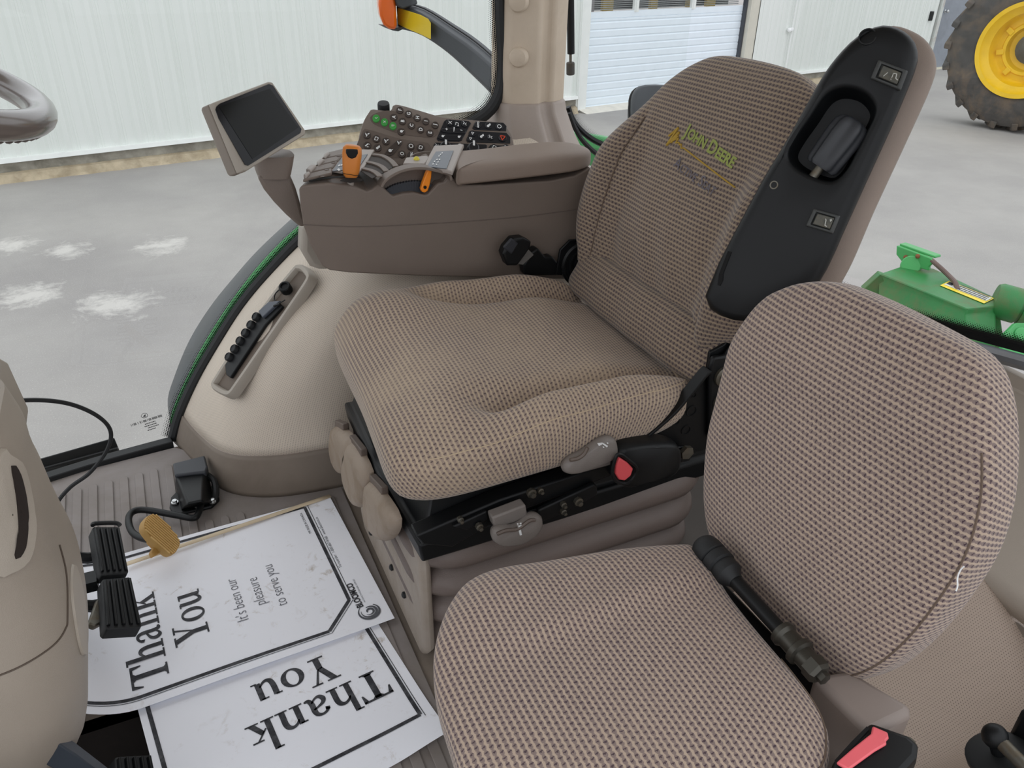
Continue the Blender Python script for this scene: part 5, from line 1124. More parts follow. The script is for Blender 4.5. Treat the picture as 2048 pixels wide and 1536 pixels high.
def btn(x, y, rx, ry, mat, mark=None, h=.0035, sz=.0075, mmat=None, mrot=0):
    M_ = MB(); c_ = kz(x, y, 0); k = (c_-CC).dot(CF)/FPX/6.0235
    ring = lambda s, hh: [c_ + kf_.x*(rx*k*s*math.cos(2*PI*i/22)) + kf_.y*(ry*1.25*k*s*math.sin(2*PI*i/22)) + KN*hh for i in range(22)]
    M_.loft([ring(1, 0), ring(.98, h*.7), ring(.86, h), ring(.7, h*.9)])
    b_ = M_.build('button', mat, kp, ang=50)
    if mark:
        M2 = MB(); ux, uy = kf_.y*1.0, -kf_.x*1.0
        if isinstance(mark, str):
            vs, fs = textmesh(mark, sz*(1.35 if len(mark) == 1 else .62), 0, .0003)
            cx = (max(a for a, b in vs)+min(a for a, b in vs))/2; cy = (max(b for a, b in vs)+min(b for a, b in vs))/2
            M2.add([c_ + KN*(h+.0004) + ux*(a-cx) + uy*(b-cy) for a, b in vs], fs)
        else:
            for pl in mark: M2.prism([c_ + KN*(h+.0001) + kf_.x*a*sz + kf_.y*b*sz for a, b in pl], KN*.0004)
        M2.build('button_mark', mmat or M_WHITE, b_, smooth=False)
    return b_
def bar(x0, y0, x1, y1, w=.12):
    d = math.hypot(x1-x0, y1-y0); nx, ny = -(y1-y0)/d*w/2, (x1-x0)/d*w/2
    return [(x0+nx, y0+ny), (x1+nx, y1+ny), (x1-nx, y1-ny), (x0-nx, y0-ny)]
ring_ = [bar(.38*math.cos(a), .38*math.sin(a), .38*math.cos(a+.7), .38*math.sin(a+.7), .13) for a in [2*PI*k/9 for k in range(9)]]
IC = {'check': [bar(-.35, .1, .0, -.15), bar(0, -.15, .35, .3)], 'cross': [bar(-.3, -.3, .3, .3), bar(-.3, .3, .3, -.3)], 'list': [bar(-.3, -.3, -.3, .3), bar(0, -.3, 0, .3), bar(.3, -.1, .3, .3)],
      'ring': ring_, 'flag': [bar(-.35, -.35, -.2, .35), bar(-.2, .35, .35, .2), bar(.35, .2, .2, -.4), bar(-.35, -.35, .2, -.4)], 'plough': [bar(-.4, -.3, .1, .3, .22), bar(.1, .3, .4, .2), bar(-.1, -.4, .25, -.35)],
      'hitch': [bar(-.4, .3, 0, -.05), bar(0, -.05, -.1, -.4, .2), bar(.1, .1, .4, .35, .2), bar(-.2, .05, -.3, -.1)], 'dot': [[(.3*math.cos(2*PI*k/10), .3*math.sin(2*PI*k/10)) for k in range(10)], bar(.1, .1, .45, .3)],
      'drop': [bar(.3*math.cos(a), .3*math.sin(a)+.05, .3*math.cos(a+.8), .3*math.sin(a+.8)+.05, .12) for a in [2*PI*k/8 for k in range(8)]], 'tractor': [[(.25*math.cos(2*PI*k/10)-.1, .25*math.sin(2*PI*k/10)-.15) for k in range(10)], bar(-.1, 0, .35, .25, .3), bar(.1, .3, .3, .45, .16)],
      'wave': [bar(-.3, -.2, -.05, .2), bar(.05, -.2, .3, .2), bar(-.35, .25, -.2, .35), bar(.2, -.35, .35, -.25)], 'note': [bar(-.3, -.3, -.3, .3, .1), bar(-.3, .3, .2, .2, .1), bar(.2, .2, .2, -.4, .1), bar(.05, -.35, .3, -.35, .2)],
      'tri': [bar(-.4, .3, .4, .3, .14), bar(.4, .3, -.05, -.45, .14), bar(-.05, -.45, -.4, .3, .14)], 'wedge': [[(-.12, .45), (.12, .45), (.03, -.45), (-.03, -.45)]]}
for x, y, mk in ((315, 290, 'check'), (415, 335, 'cross'), (517, 380, 'list')): btn(x, y, 44, 44, M_KGRN, IC[mk])
for x, y, ch in ((527, 277, 'A'), (632, 325, 'B'), (740, 377, 'C'), (850, 425, 'D'), (962, 465, 'E'), (600, 190, 'F'), (705, 237, 'G'), (810, 283, 'H'), (913, 325, 'I'), (1025, 370, 'J')): btn(x, y, 44, 40, M_KBTN, ch)
btn(618, 450, 46, 40, M_KBTN, IC['dot'], sz=.010)
for x, y, mk in ((205, 490, 'hitch'), (318, 535, 'flag'), (435, 565, 'hitch'), (210, 615, 'plough'), (335, 645, 'tractor'), (733, 625, 'ring'), (850, 640, 'flag'), (625, 720, 'drop')): btn(x, y, 46, 42, M_KBTN, IC[mk], sz=.0105)
btn(740, 730, 46, 42, M_KBTN, 'iTEC', sz=.0095)
kpoly(rnd([(430, 690), (470, 640), (560, 560), (610, 545), (630, 575), (600, 625), (520, 720), (460, 740), (425, 720)]), .0005, .003, M_KBTN, 'button', kp, .0008)
btn(482, 685, 30, 26, M_KBTN, IC['dot'], h=.0045, sz=.012); btn(590, 590, 26, 26, M_KBTN, IC['hitch'], h=.0045, sz=.010)
for x, y, mk in ((1203, 343, 'cross'), (1290, 360, 'note'), (1380, 355, 'wave'), (1667, 378, 'tractor'), (1795, 390, 'ring')): btn(x, y, 48, 38, M_KDARK, IC[mk], sz=.011)
btn(1540, 370, 48, 38, M_KDARK, 'AUTO', sz=.0085)
for pts in ([(1130, 405), (1380, 420), (1385, 460), (1360, 470), (1120, 450)], [(1090, 490), (1340, 500), (1350, 540), (1320, 555), (1085, 535)]): kpoly(rnd(pts), .001, .0035, M_KDARK, 'button', kp, .0008)
for x, y, mk, s_ in ((1160, 425, [bar(-.3, 0, .3, 0), bar(0, -.3, 0, .3)], .009), (1250, 430, IC['wedge'], .012), (1338, 438, [bar(-.25, 0, .25, 0)], .009), (1115, 510, IC['dot'], .009), (1310, 517, IC['dot'], .009)): btn(x, y, 16, 14, M_KDARK, mk, h=.0042, sz=s_)
for x, y, mk in ((1475, 470, 'tri'), (1450, 535, 'tri'), (1585, 505, 'tractor'), (1690, 515, 'wave')): btn(x, y, 46, 34, M_KDARK, IC[mk], h=.003, sz=.011 if mk != 'tri' else .007)
btn(1835, 525, 52, 42, M_KDARK, IC['tri'], sz=.013, mmat=plastic('hazard_red', 'd5492b', 0.5))
btn(1045, 615, 34, 30, M_KDARK, IC['wave'], h=.0025, sz=.010); btn(1325, 625, 44, 34, M_KDARK, IC['ring'], h=.0025, sz=.013)
for x, y in ((1145, 655), (1480, 665)):
    c_ = kz(x, y, .0015); mb = MB(); mb.lathe(c_, KN, [(.014, 0), (.014, .002), (.012, .003), (.0115, .012), (.009, .014), (.0005, .014)], 24); dl = mb.build('dial', M_KDARK, kp)
    mb = MB(); mb.prism([c_ + KN*.0142 + kf_.x*a + kf_.y*b for a, b in ((-.002, .002), (.002, .002), (.0012, .0135), (-.003, .0135))], KN*.001); mb.build('dial_pointer', M_WHITE, dl, smooth=False)
for x, y, mk in ((1735, 640, 'flag'), (1880, 640, 'wave')): btn(x, y, 46, 36, M_KDARK, IC[mk], sz=.011)
c_ = kz(405, 145, -.012); mb = MB(); mb.lathe(c_, (KN*.8 + V((0, .2, .6))).normalized(), [(.0125, -.008), (.0125, .006), (.0115, .009), (.0005, .0095)], 24); mb.build('rotary_knob', M_BLACKR, kp)
# ================================================================== paper floor sheets
def m_paper():
    T = NT('printed_paper'); T.b.inputs['Roughness'].default_value = 0.75
    d = T.noise(34, 8, 0.75, dist=.8); e = T.noise(9, 4, .6)
    k = T.math('MULTIPLY', T.ramp(d, [(.56, (0, 0, 0)), (.70, (1, 1, 1))]), T.ramp(e, [(.46, (0, 0, 0)), (.66, (.85,)*3)]))
    T.l(T.mix(k, lin('f6f8ff'), lin('a3917a')), T.b.inputs['Base Color']); return T.mat
M_PAPER = m_paper(); M_INK = plastic('ink_black', '26272d', 0.7, 0.12, dirt='8a8b8f', dscale=60, damt=.35); M_INK2 = plastic('ink_grey', '55575d', 0.7, 0.1); M_CARD = plastic('card_buff', 'd8c7ab', .8)
def stk(P, w, n=5):
    P2 = cat([V((a, b, 0)) for a, b in P], n) if len(P) > 2 else [V((a, b, 0)) for a, b in P]
    W_ = w if isinstance(w, list) else [w]*len(P); out = []
    for i, q in enumerate(P2):
        t = (P2[min(i+1, len(P2)-1)]-P2[max(i-1, 0)]).normalized(); s = i/(len(P2)-1)*(len(W_)-1); k = min(int(s), len(W_)-2) if len(W_) > 1 else 0
        ww = lerp(W_[k], W_[min(k+1, len(W_)-1)], s-k)/2; out.append(((q.x-t.y*ww, q.y+t.x*ww), (q.x+t.y*ww, q.y-t.x*ww)))
    return [[a[0], b[0], b[1], a[1]] for a, b in zip(out, out[1:])]
def rc_(x0, y0, x1, y1): return [[(x0, y0), (x1, y0), (x1, y1), (x0, y1)]]
GL = {
 'T': (.86, rc_(.34, .05, .52, .95) + rc_(.20, 0, .66, .055) + [[(.28, .055), (.58, .055), (.52, .11), (.34, .11)]] + rc_(.0, .93, .86, 1.0) + [[(0, 1), (0, .70), (.045, .70), (.13, .93)], [(.86, 1), (.86, .70), (.815, .70), (.73, .93)], [(.27, .93), (.34, .86), (.52, .86), (.59, .93)]]),
 'h': (.76, rc_(.10, .04, .26, 1.06) + rc_(.0, 0, .36, .05) + rc_(.01, 1.01, .2, 1.06) + stk([(.20, .48), (.30, .60), (.42, .65), (.53, .60), (.58, .46), (.58, .2), (.58, .03)], [.04, .08, .10, .15, .16, .16, .16]) + rc_(.42, 0, .76, .05)),
 'a': (.64, stk([(.07, .52), (.15, .62), (.28, .66), (.40, .60), (.44, .46), (.44, .2), (.50, .06), (.62, .06)], [.13, .08, .08, .13, .155, .155, .13, .05]) + stk([(.44, .42), (.28, .36), (.14, .28), (.10, .16), (.18, .05), (.30, .06), (.44, .18)], [.05, .07, .11, .15, .12, .07, .05]) + [[(.02, .50), (.14, .46), (.16, .56), (.06, .60)]]),
 'n': (.76, rc_(.10, .04, .26, .66) + rc_(.0, 0, .36, .05) + rc_(.01, .61, .2, .66) + stk([(.22, .48), (.30, .60), (.42, .65), (.53, .60), (.58, .46), (.58, .2), (.58, .03)], [.04, .08, .10, .15, .16, .16, .16]) + rc_(.42, 0, .76, .05)),
 'k': (.78, rc_(.10, .04, .26, 1.06) + rc_(.0, 0, .36, .05) + rc_(.01, 1.01, .2, 1.06) + [[(.26, .30), (.30, .27), (.60, .62), (.54, .62)], [(.33, .37), (.45, .45), (.70, .04), (.52, .04)]] + rc_(.42, 0, .78, .05) + rc_(.42, .60, .72, .65)),
 'Y': (.86, rc_(.36, .05, .54, .45) + rc_(.22, 0, .68, .055) + [[(.10, .96), (.30, .96), (.53, .46), (.37, .40)], [(.66, .96), (.74, .96), (.54, .46), (.47, .42)]] + rc_(.0, .945, .40, 1.0) + rc_(.54, .945, .86, 1.0)),
 'o': (.66, [[(.33+a*math.cos(t), .33+b*math.sin(t)), (.33+a*math.cos(t2), .33+b*math.sin(t2)), (.33+.17*math.cos(t2), .33+.28*math.sin(t2)), (.33+.17*math.cos(t), .33+.28*math.sin(t))] for t, t2, a, b in [(2*PI*k/28, 2*PI*(k+1)/28, .33, .345) for k in range(28)]]),
 'u': (.76, stk([(.18, .64), (.18, .3), (.22, .10), (.32, .03), (.44, .08), (.54, .2)], [.16, .16, .15, .11, .08, .04]) + rc_(.50, .03, .66, .66) + rc_(.02, .61, .2, .66) + rc_(.40, .61, .6, .66) + rc_(.6, 0, .76, .05))}
def word(M_, txt, x, y, sz, place, m):
    for ch in txt:
        w, polys = GL[ch]
        for p in polys: M_.add([place(x + a*sz, y + b*sz) for a, b in p], [list(range(len(p)))], m)
        x += w*sz + .035*sz
    return x
def sheet(name, label, o, X, Yv, curl, zb, wd=.394, ht=.512):
    X, Yv = V(X).normalized(), V(Yv).normalized(); M_ = MB()
    def zf(a, b): return zb + curl(a, b)
    def place(a, b, off=.0007): q = V(o) + X*a + Yv*b; return V((q.x, q.y, zf(a, b) + off))
    NA_, NB = 24, 40
    rows = [[place(wd*i/NA_, ht*j/NB, 0) for i in range(NA_+1)] for j in range(NB+1)]
    M_.grid(rows, 0)
    def line(pts, w, m=1):
        for (a0, b0), (a1, b1) in zip(pts, pts[1:]):
            n = max(2, int(math.hypot(a1-a0, b1-b0)/.012)); d = math.hypot(a1-a0, b1-b0); nx, ny = -(b1-b0)/d*w/2, (a1-a0)/d*w/2
            for k in range(n):
                p = (lerp(a0, a1, k/n), lerp(b0, b1, k/n)); q = (lerp(a0, a1, (k+1)/n), lerp(b0, b1, (k+1)/n))
                M_.add([place(p[0]+nx, p[1]+ny), place(q[0]+nx, q[1]+ny), place(q[0]-nx, q[1]-ny), place(p[0]-nx, p[1]-ny)], [(0, 1, 2, 3)], m)
    line([(.022, .49), (.022, .112), (.079, .058), (.380, .058), (.380, .49), (.022, .49)], .0065)
    line([(.016, .496), (.016, .109), (.077, .051), (.386, .051)], .0012)
    word(M_, 'Thank', .038, .370, .057, place, 1); word(M_, 'You', .098, .296, .057, place, 1)
    def ft(t, x, y, sz, m=1, bold=0, wdt=1.0):
        vs, fs = textmesh(t, sz, 0, bold, wdt); x0 = min(a for a, b in vs); M_.add([place(x+a-x0, y+b, .0009) for a, b in vs], fs, m)
    ft("It's been our", .110, .230, .029, 2, -.0004, .82); ft('pleasure', .136, .194, .029, 2, -.0004, .82); ft('to serve you', .117, .160, .029, 2, -.0004, .82)
    ft('BLOOMCO', .052, .040, .0165, 1, .0006, .82); ft('AUTOMOTIVE DEALERS SUPPLIES', .060, .033, .0045, 2)
    ft('To reorder:  1-800-667-9168   www.bloomco.ca', .168, .043, .0085, 2); ft('M4 MADE IN CANADA', .292, .068, .0072, 1)
    for r0, r1, a0, a1 in ((.020, .017, .5, 5.6), (.015, .011, 1.2, 6.6), (.009, .004, 2.2, 8.2)):
        P_ = [(.036 + lerp(r0, r1, k/26)*math.cos(lerp(a0, a1, k/26)), .034 + lerp(r0, r1, k/26)*math.sin(lerp(a0, a1, k/26))) for k in range(27)]
        for p in stk(P_, [.0008, .0042, .0050, .0018], 1): M_.add([place(a, b, .0008) for a, b in p], [(0, 1, 2, 3)], 2)
    return tag(M_.build(name, [M_PAPER, M_INK, M_INK2], ang=70), label, 'paper sheet', 'printed paper floor sheets')
BR_ = Pz(790, 1245, 0); TR_ = Pz(660, 1000, 0)
X1 = (TR_-BR_).normalized(); Y1 = V((0, 0, 1)).cross(X1)
pA = sheet('paper_sheet', 'upper dirty Thank You paper sheet under the brake pedals, read from the side', BR_, X1, Y1, lambda a, b: .050*(max(0, b-.415)/.097)**2*(1-.6*a/.394) + .003*(1+math.sin(a*16))*sst(.05, .3, b), .0105)
o2 = Pz(893, 1480, 0); up2 = V((.135, -.99, 0)).normalized(); x2 = up2.cross(V((0, 0, 1)))
pB = sheet('paper_sheet', 'lower Thank You paper sheet lying upside down at the bottom edge of the picture', o2 - up2*.546 - x2*.006, x2, up2, lambda a, b: .010*(max(0, b-.44)/.1)**2*sst(.10, 0, a), .0052, .394, .546)
mb = MB(); e0, e1 = Pz(250, 1131, .022), Pz(662, 993, .0120); nn = (e1-e0).normalized(); sd = V((-nn.y, nn.x, 0))
mb.grid([[e0.lerp(e1, k/12) + sd*d + V((0, 0, 0)) for k in range(13)] for d in (-.002, .009)])
tag(mb.build('card_strip', M_CARD, thick=.001), 'buff card edge showing along the far side of the upper paper sheet', 'card')
# ================================================================== pedals
def pedal(par, pts, p0, n, th, nrib, alongb, wear=M_DKSTEEL, name='pedal_pad'):
    P_ = [Ppl(u, v, p0, n) for u, v in pts]; c_ = sum(P_, V((0, 0, 0)))/4
    def q(a, b, h): return (P_[0].lerp(P_[1], a)).lerp(P_[3].lerp(P_[2], a), b) + n*h
    M_ = MB(); L = [(a*.5/.5, b) for a, b in ((.06, 0), (.94, 0), (1, .05), (1, .95), (.94, 1), (.06, 1), (0, .95), (0, .05))]
    M_.loft([[q(a, b, -th) for a, b in L], [q(a, b, -.004) for a, b in L], [q(.5+(a-.5)*.97, .5+(b-.5)*.98, -.001) for a, b in L]])
    pd_ = M_.build(name, M_BLACKR, par, bevel=.0015)
    for k in range(nrib):
        a = (k+.5)/nrib; w = .30/nrib; M_ = MB()
        M_.loft([[q(a+da, b, h) for da, h in ((-w, -.003), (-w*.6, .004), (w*.6, .004), (w, -.003))] for b in (.06, .94)])
        M_.build('tread_rib', M_BLACK, pd_, bevel=.001)
    return pd_
pn = V((.50, -.12, .86)).normalized(); pp0 = Py(232, 1150, 1.19)
br = thing('brake_pedal', 'far black ribbed brake pedal of the pair beside the steering column', 'pedal', Py(215, 1100, 1.2), 'brake pedals')
pedal(br, [(184, 1052), (240, 1052), (259, 1146), (200, 1150)], pp0, pn, .022, 5, True)
mb = MB(); mb.tube(cat([Ppl(u, v, pp0, pn) for u, v in ((186, 1051), (190, 1047), (230, 1046), (240, 1051))], 4), .004, 8); mb.build('pad_lip', M_BLACKR, br)
a_ = Ppl(205, 1110, pp0 - pn*.03, pn); mb = MB(); mb.tube(cat([a_, a_ + V((-.05, 0, .02)), a_ + V((-.16, .0, .18)), a_ + V((-.22, 0, .36))], 5), .010, 8); mb.box(Ppl(176, 1165, pp0 - pn*.03, pn), (.03, .03, .02)); mb.build('pedal_arm', M_BLACK, br)
br2 = thing('brake_pedal', 'near black ribbed brake pedal of the pair, covering part of the word Thank', 'pedal', Py(245, 1210, 1.15), 'brake pedals')
pedal(br2, [(203, 1157), (263, 1152), (286, 1254), (210, 1258)], pp0, pn, .024, 5, True)
a_ = Ppl(215, 1205, pp0 - pn*.032, pn); mb = MB(); mb.tube(cat([a_, a_ + V((-.05, 0, .02)), a_ + V((-.16, 0, .18)), a_ + V((-.22, 0, .36))], 5), .010, 8); mb.build('pedal_arm', M_BLACK, br2)
mb = MB(); mb.prism([Ppl(u, v, pp0 - pn*.02, pn) for u, v in ((192, 1200), (206, 1192), (204, 1245), (190, 1252), (176, 1246))], -pn*.012); mb.build('latch_plate', M_DKSTEEL, br2, bevel=.003)
cl = thing('clutch_pedal', 'black ribbed clutch pedal cut off by the bottom edge below the steering column', 'pedal', Py(270, 1530, .80))
pc0 = Py(270, 1520, .80); pedal(cl, [(230, 1512), (303, 1508), (322, 1600), (235, 1606)], pc0, V((.62, -.1, .78)).normalized(), .022, 5, True)
mb = MB(); mb.tube([Py(60, 1468, .78), Py(130, 1512, .79), Py(235, 1590, .80)], .013, prof=[(-.8, -1.1), (.8, -1.1), (.8, 1.1), (-.8, 1.1)], up=(0, -1, .3)); mb.build('pedal_arm', plastic('arm_slate', '3a4048', .5), cl, bevel=.002)
# accelerator with sensor box -----------------------------------------------------
ac = thing('accelerator_pedal', 'tan ribbed accelerator pedal on a bent black rod from a black sensor box', 'pedal', Pz(385, 1000, 0))
an = V((.80, -.25, .55)).normalized(); q0 = Pz(322, 1066, .075)
AP = [(289, 1058), (303, 1027), (330, 1044), (358, 1078), (358, 1094), (340, 1108)]
L_ = resample(cat([Ppl(u, v, q0, an) for u, v in AP], 4, True), 30, True); c_ = sum(L_, V((0, 0, 0)))/len(L_)
mb = MB(); mb.loft([[c_+(q-c_)*s + an*h for q in L_] for s, h in ((.97, -.014), (1, -.008), (.985, 0))]); apd = lab(mb.build('pedal_pad', plastic('pedal_tan', 'b08a4b', .55, .08), ac, ang=60), 'tan ribbed pad')
d1_, d2_ = Ppl(300, 1032, q0, an), Ppl(335, 1105, q0, an)
ex = (Ppl(345, 1064, q0, an)-Ppl(303, 1027, q0, an)).normalized(); ey = an.cross(ex)
mb = MB(); Q2 = [((q-c_).dot(ex), (q-c_).dot(ey)) for q in L_]; y0_, y1_ = min(b for a, b in Q2), max(b for a, b in Q2)
for k in range(11):
    t = lerp(y0_, y1_, (k+.5)/11); xs_ = []
    for i in range(30):
        (xa, ya), (xb, yb_) = Q2[i-1], Q2[i]
        if (ya-t)*(yb_-t) < 0: xs_.append(lerp(xa, xb, (t-ya)/(yb_-ya)))
    if len(xs_) >= 2: mb.tube([c_ + ex*(min(xs_)+.002) + ey*t + an*.0008, c_ + ex*(max(xs_)-.002) + ey*t + an*.0008], .0016, 6)
mb.build('tread_ribs', plastic('rib_tan', 'd6b070', .55, .05), apd)
mb = MB(); mb.prism([Ppl(u, v, q0 - an*.02, an) for u, v in ((292, 1072), (310, 1078), (330, 1100), (318, 1108), (300, 1118), (296, 1108), (302, 1098), (292, 1088))], an*.01); mb.build('pad_hinge', plastic('hinge_tan', 'b58c4a', .55), ac, bevel=.002)
mb = MB(); mb.tube(cat([Pz(u, v, z) for u, v, z in ((402, 1006, .028), (396, 1028, .024), (385, 1036, .022), (350, 1030, .022), (290, 1020, .022), (265, 1024, .024), (257, 1040, .028), (263, 1062, .036), (278, 1074, .045), (298, 1080, .055))], 7), .0068, 12); mb.build('pedal_rod', M_BLACK, ac)
def bz_(u, v, z): return Pz(u, v, z)
mb = MB(); mb.prism([bz_(u, v, .001) for u, v in ((343, 1000), (352, 990), (432, 975), (440, 1003), (425, 1018), (350, 1036), (340, 1020))], (0, 0, .008)); bx = mb.build('sensor_bracket', M_BLACK, ac, bevel=.003)
mb = MB(); mb.loft([[bz_(u, v, .009) for u, v in ((362, 1020), (426, 1006), (420, 955), (350, 966))], [bz_(u, v, .046) for u, v in ((372, 1012), (408, 1004), (412, 945), (350, 955))], [bz_(u, v, .052) for u, v in ((375, 1006), (404, 1000), (406, 946), (354, 955))]]); mb.build('sensor_body', M_BLACK, ac, bevel=.004, seg=3)
mb = MB(); mb.prism([bz_(u, v, .042) for u, v in ((348, 938), (412, 922), (418, 945), (414, 955), (352, 962))], (0, 0, .016)); mb.build('sensor_cap', plastic('cap_slate', '34373d', .5, .06), ac, bevel=.004, seg=3)
mb = MB(); mb.tube(cat([bz_(u, v, z) for u, v, z in ((414, 950, .035), (428, 962, .03), (432, 985, .02), (428, 1000, .01))], 4), .007, 8); mb.build('sensor_cable', M_BLACKR, ac)
for u, v in ((350, 1006), (425, 1004), (396, 1012)):
    mb = MB(); mb.lathe(bz_(u, v, .010), (0, 0, 1), [(.008, 0), (.0075, .003), (.005, .003), (.005, .0075), (.0003, .008)], 10); mb.build('mount_bolt', M_STEEL, ac)
# ================================================================== steering column shroud and wheel
YC2 = .90
ED = [(4, 806), (24, 840), (44, 878), (58, 930), (76, 968), (108, 1045), (146, 1125), (166, 1200), (176, 1290), (172, 1368), (152, 1418), (98, 1478), (30, 1538)]
def csec(u, v, w, d, yo=0): e = Py(u, v, YC2+yo); return [V((e.x - w + a, YC2 + yo + b, e.z)) for a, b in rrect(2*w, 2*d, min(w, d)*.62, 7)]
dd = [.09, .10, .11, .12, .125, .135, .145, .15, .15, .135, .105, .06, .03]
yo_ = [0, 0, 0, 0, 0, 0, 0, 0, 0, .012, .035, .06, .07]
sh_ = thing('steering_column', 'beige steering column shroud with dark vertical slot, left edge of the picture', 'steering column', V((-.35, YC2, .3)))
secs = []
for (u, v), d, yo in zip(ED, dd, yo_): secs.append(csec(u, v, .14, d, yo))
up_e = [Py(-60, 690, YC2), Py(-30, 750, YC2)]
mb = MB()
fullsecs = []
for k in range(len(secs)): fullsecs.append(secs[k])
den = []
for j in range(len(secs[0])): den.append(resample(cat([s[j] for s in secs], 5), 60))
S60 = [[den[j][i] for j in range(len(den))] for i in range(60)]
mb.loft(S60); SB = BVHTree.FromPolygons(mb.v, mb.f); so_ = mb.build('column_shroud', M_COLUMN, sh_, ang=60)
def ons(u, v, off=.001):
    h = SB.ray_cast(CC, ray(u, v)); 
    if h[0] is None: return None
    n = h[1]; n = -n if n.dot(ray(u, v)) > 0 else n
    return h[0] + n*off
def surfline(pts, r, name, mat, par):
    L = [q for q in (ons(p.x, p.y, .0004) for p in cat([V((a, b, 0)) for a, b in pts], 10)) if q is not None]
    M_ = MB(); M_.tube(L, r, 5); return M_.build(name, mat, par)
M_GROOVE = plastic('groove_brown', '564a40', .7)
surfline([(-60, 1372), (0, 1350), (40, 1333), (80, 1310), (112, 1285), (130, 1258), (134, 1235), (132, 1150), (118, 1090)], .0013, 'shroud_seam', M_GROOVE, so_)
def surfpatch(pts, off, name, mat, par, th=.0):
    P_ = resample(cat([V((a, b, 0)) for a, b in pts], 6, True), 40, True); c = sum(P_, V((0, 0, 0)))/40; rows = []
    for s in (1.0, .97, .8, .6, .4, .2, .02):
        r = []
        for p in P_:
            q = c + (p-c)*s; h = ons(q.x, q.y, off if s < .99 else .0002)
            r.append(h if h is not None else ons(min(q.x, 150)*.9, q.y, off) or Py(q.x, q.y, YC2-.12))
        rows.append(r)
    M_ = MB(); M_.loft(rows, caps=False); return M_.build(name, mat, par, ang=50)
surfpatch([(-6, 905), (10, 908), (34, 925), (46, 955), (58, 1010), (64, 1060), (58, 1108), (40, 1136), (10, 1150), (-10, 1150), (-25, 1050)], .006, 'slot_surround', M_COLUMN2, sh_)
surfpatch([(12, 930), (24, 940), (33, 965), (42, 1010), (45, 1060), (38, 1105), (26, 1118), (20, 1112), (27, 1070), (22, 1000)], .0075, 'vent_slot', plastic('slot_deep', '2a211c', .9), sh_)
surfpatch([(143, 1128), (152, 1140), (164, 1190), (172, 1250), (171, 1295), (166, 1315), (156, 1290), (147, 1240), (140, 1180)], .003, 'side_cap', M_COLUMN2, sh_)
# upper dash piece with a small round detail
mb = MB(); mb.loft([[Py(u, v, 1.02) + V((dx, dy, 0)) for u, v, dx, dy in ((-80, 760, 0, 0), (2, 806, 0, 0), (52, 912, 0, 0), (-80, 930, 0, 0))], [Py(u, v, 1.02) + V((0, .12, 0)) for u, v in ((-80, 760), (2, 806), (52, 912), (-80, 930))]]); mb.build('upper_cover', plastic('upper_cover_taupe', '9b9083', .5, .05), sh_, bevel=.012, seg=3)
# wheel
wn = V((math.sin(rad(22)), 0, math.cos(rad(22)))); wcn = Py(84, 232, 1.135) - V((math.cos(rad(22)), 0, -math.sin(rad(22))))*.20
sw = thing('steering_wheel', 'grey-brown glossy steering wheel rim at the left edge', 'steering wheel', wcn)
wx_ = V((math.cos(rad(22)), 0, -math.sin(rad(22)))); wy_ = V((0, 1, 0))
mb = MB(); mb.tube([wcn + wx_*(.2*math.cos(t)) + wy_*(.2*math.sin(t)) for t in [2*PI*k/96 for k in range(96)]], .0168, 16, closed=True, up=wn); mb.build('rim', plastic('rim_grey', '6d645f', .22, .05, coat=.6), sw)
for k, t in enumerate((150, 210, 270 - 180 + 90)):
    t = rad(t); mb = MB(); mb.tube([wcn + wn*-.03, wcn + (wx_*math.cos(t) + wy_*math.sin(t))*.1 - wn*.02, wcn + (wx_*math.cos(t) + wy_*math.sin(t))*.195], .012, 8); mb.build('spoke', M_BLACK, sw)
mb = MB(); mb.lathe(wcn - wn*.05, wn, [(.045, 0), (.05, .02), (.04, .035), (.0005, .037)], 24); mb.cyl(wcn - wn*.05, V((den[0][0].x, YC2, den[0][0].z)) + V((-.14, 0, -.01)), .025); mb.build('wheel_hub', M_BLACK, sw)
# finger bumps under the rim
mb = MB()
for k in range(-9, 10):
    t = rad(k*4.2 - 14); mb.sphere(wcn + wx_*(.203*math.cos(t)) + wy_*(.203*math.sin(t)) - wn*.0135, .0055, 8)
mb.build('finger_grips', plastic('rim_grey2', '5f5753', .3), sw)
# loose cable
mb = MB(); cpt = [Py(-60, 838, 1.30), Py(0, 808, 1.32), Py(70, 800, 1.36), Py(140, 808, 1.40), Py(195, 832, 1.42), Py(221, 862, 1.44), Py(214, 900, 1.44), Py(180, 945, 1.44), Py(140, 975, 1.44), Py(112, 1010, 1.43), Py(95, 1060, 1.40), Py(60, 1110, 1.36)]
mb.tube(cat(cpt, 8), .0038, 8); tag(mb.build('loose_cable', M_BLACKR), 'thin black loose cable looping out beside the steering column', 'cable')
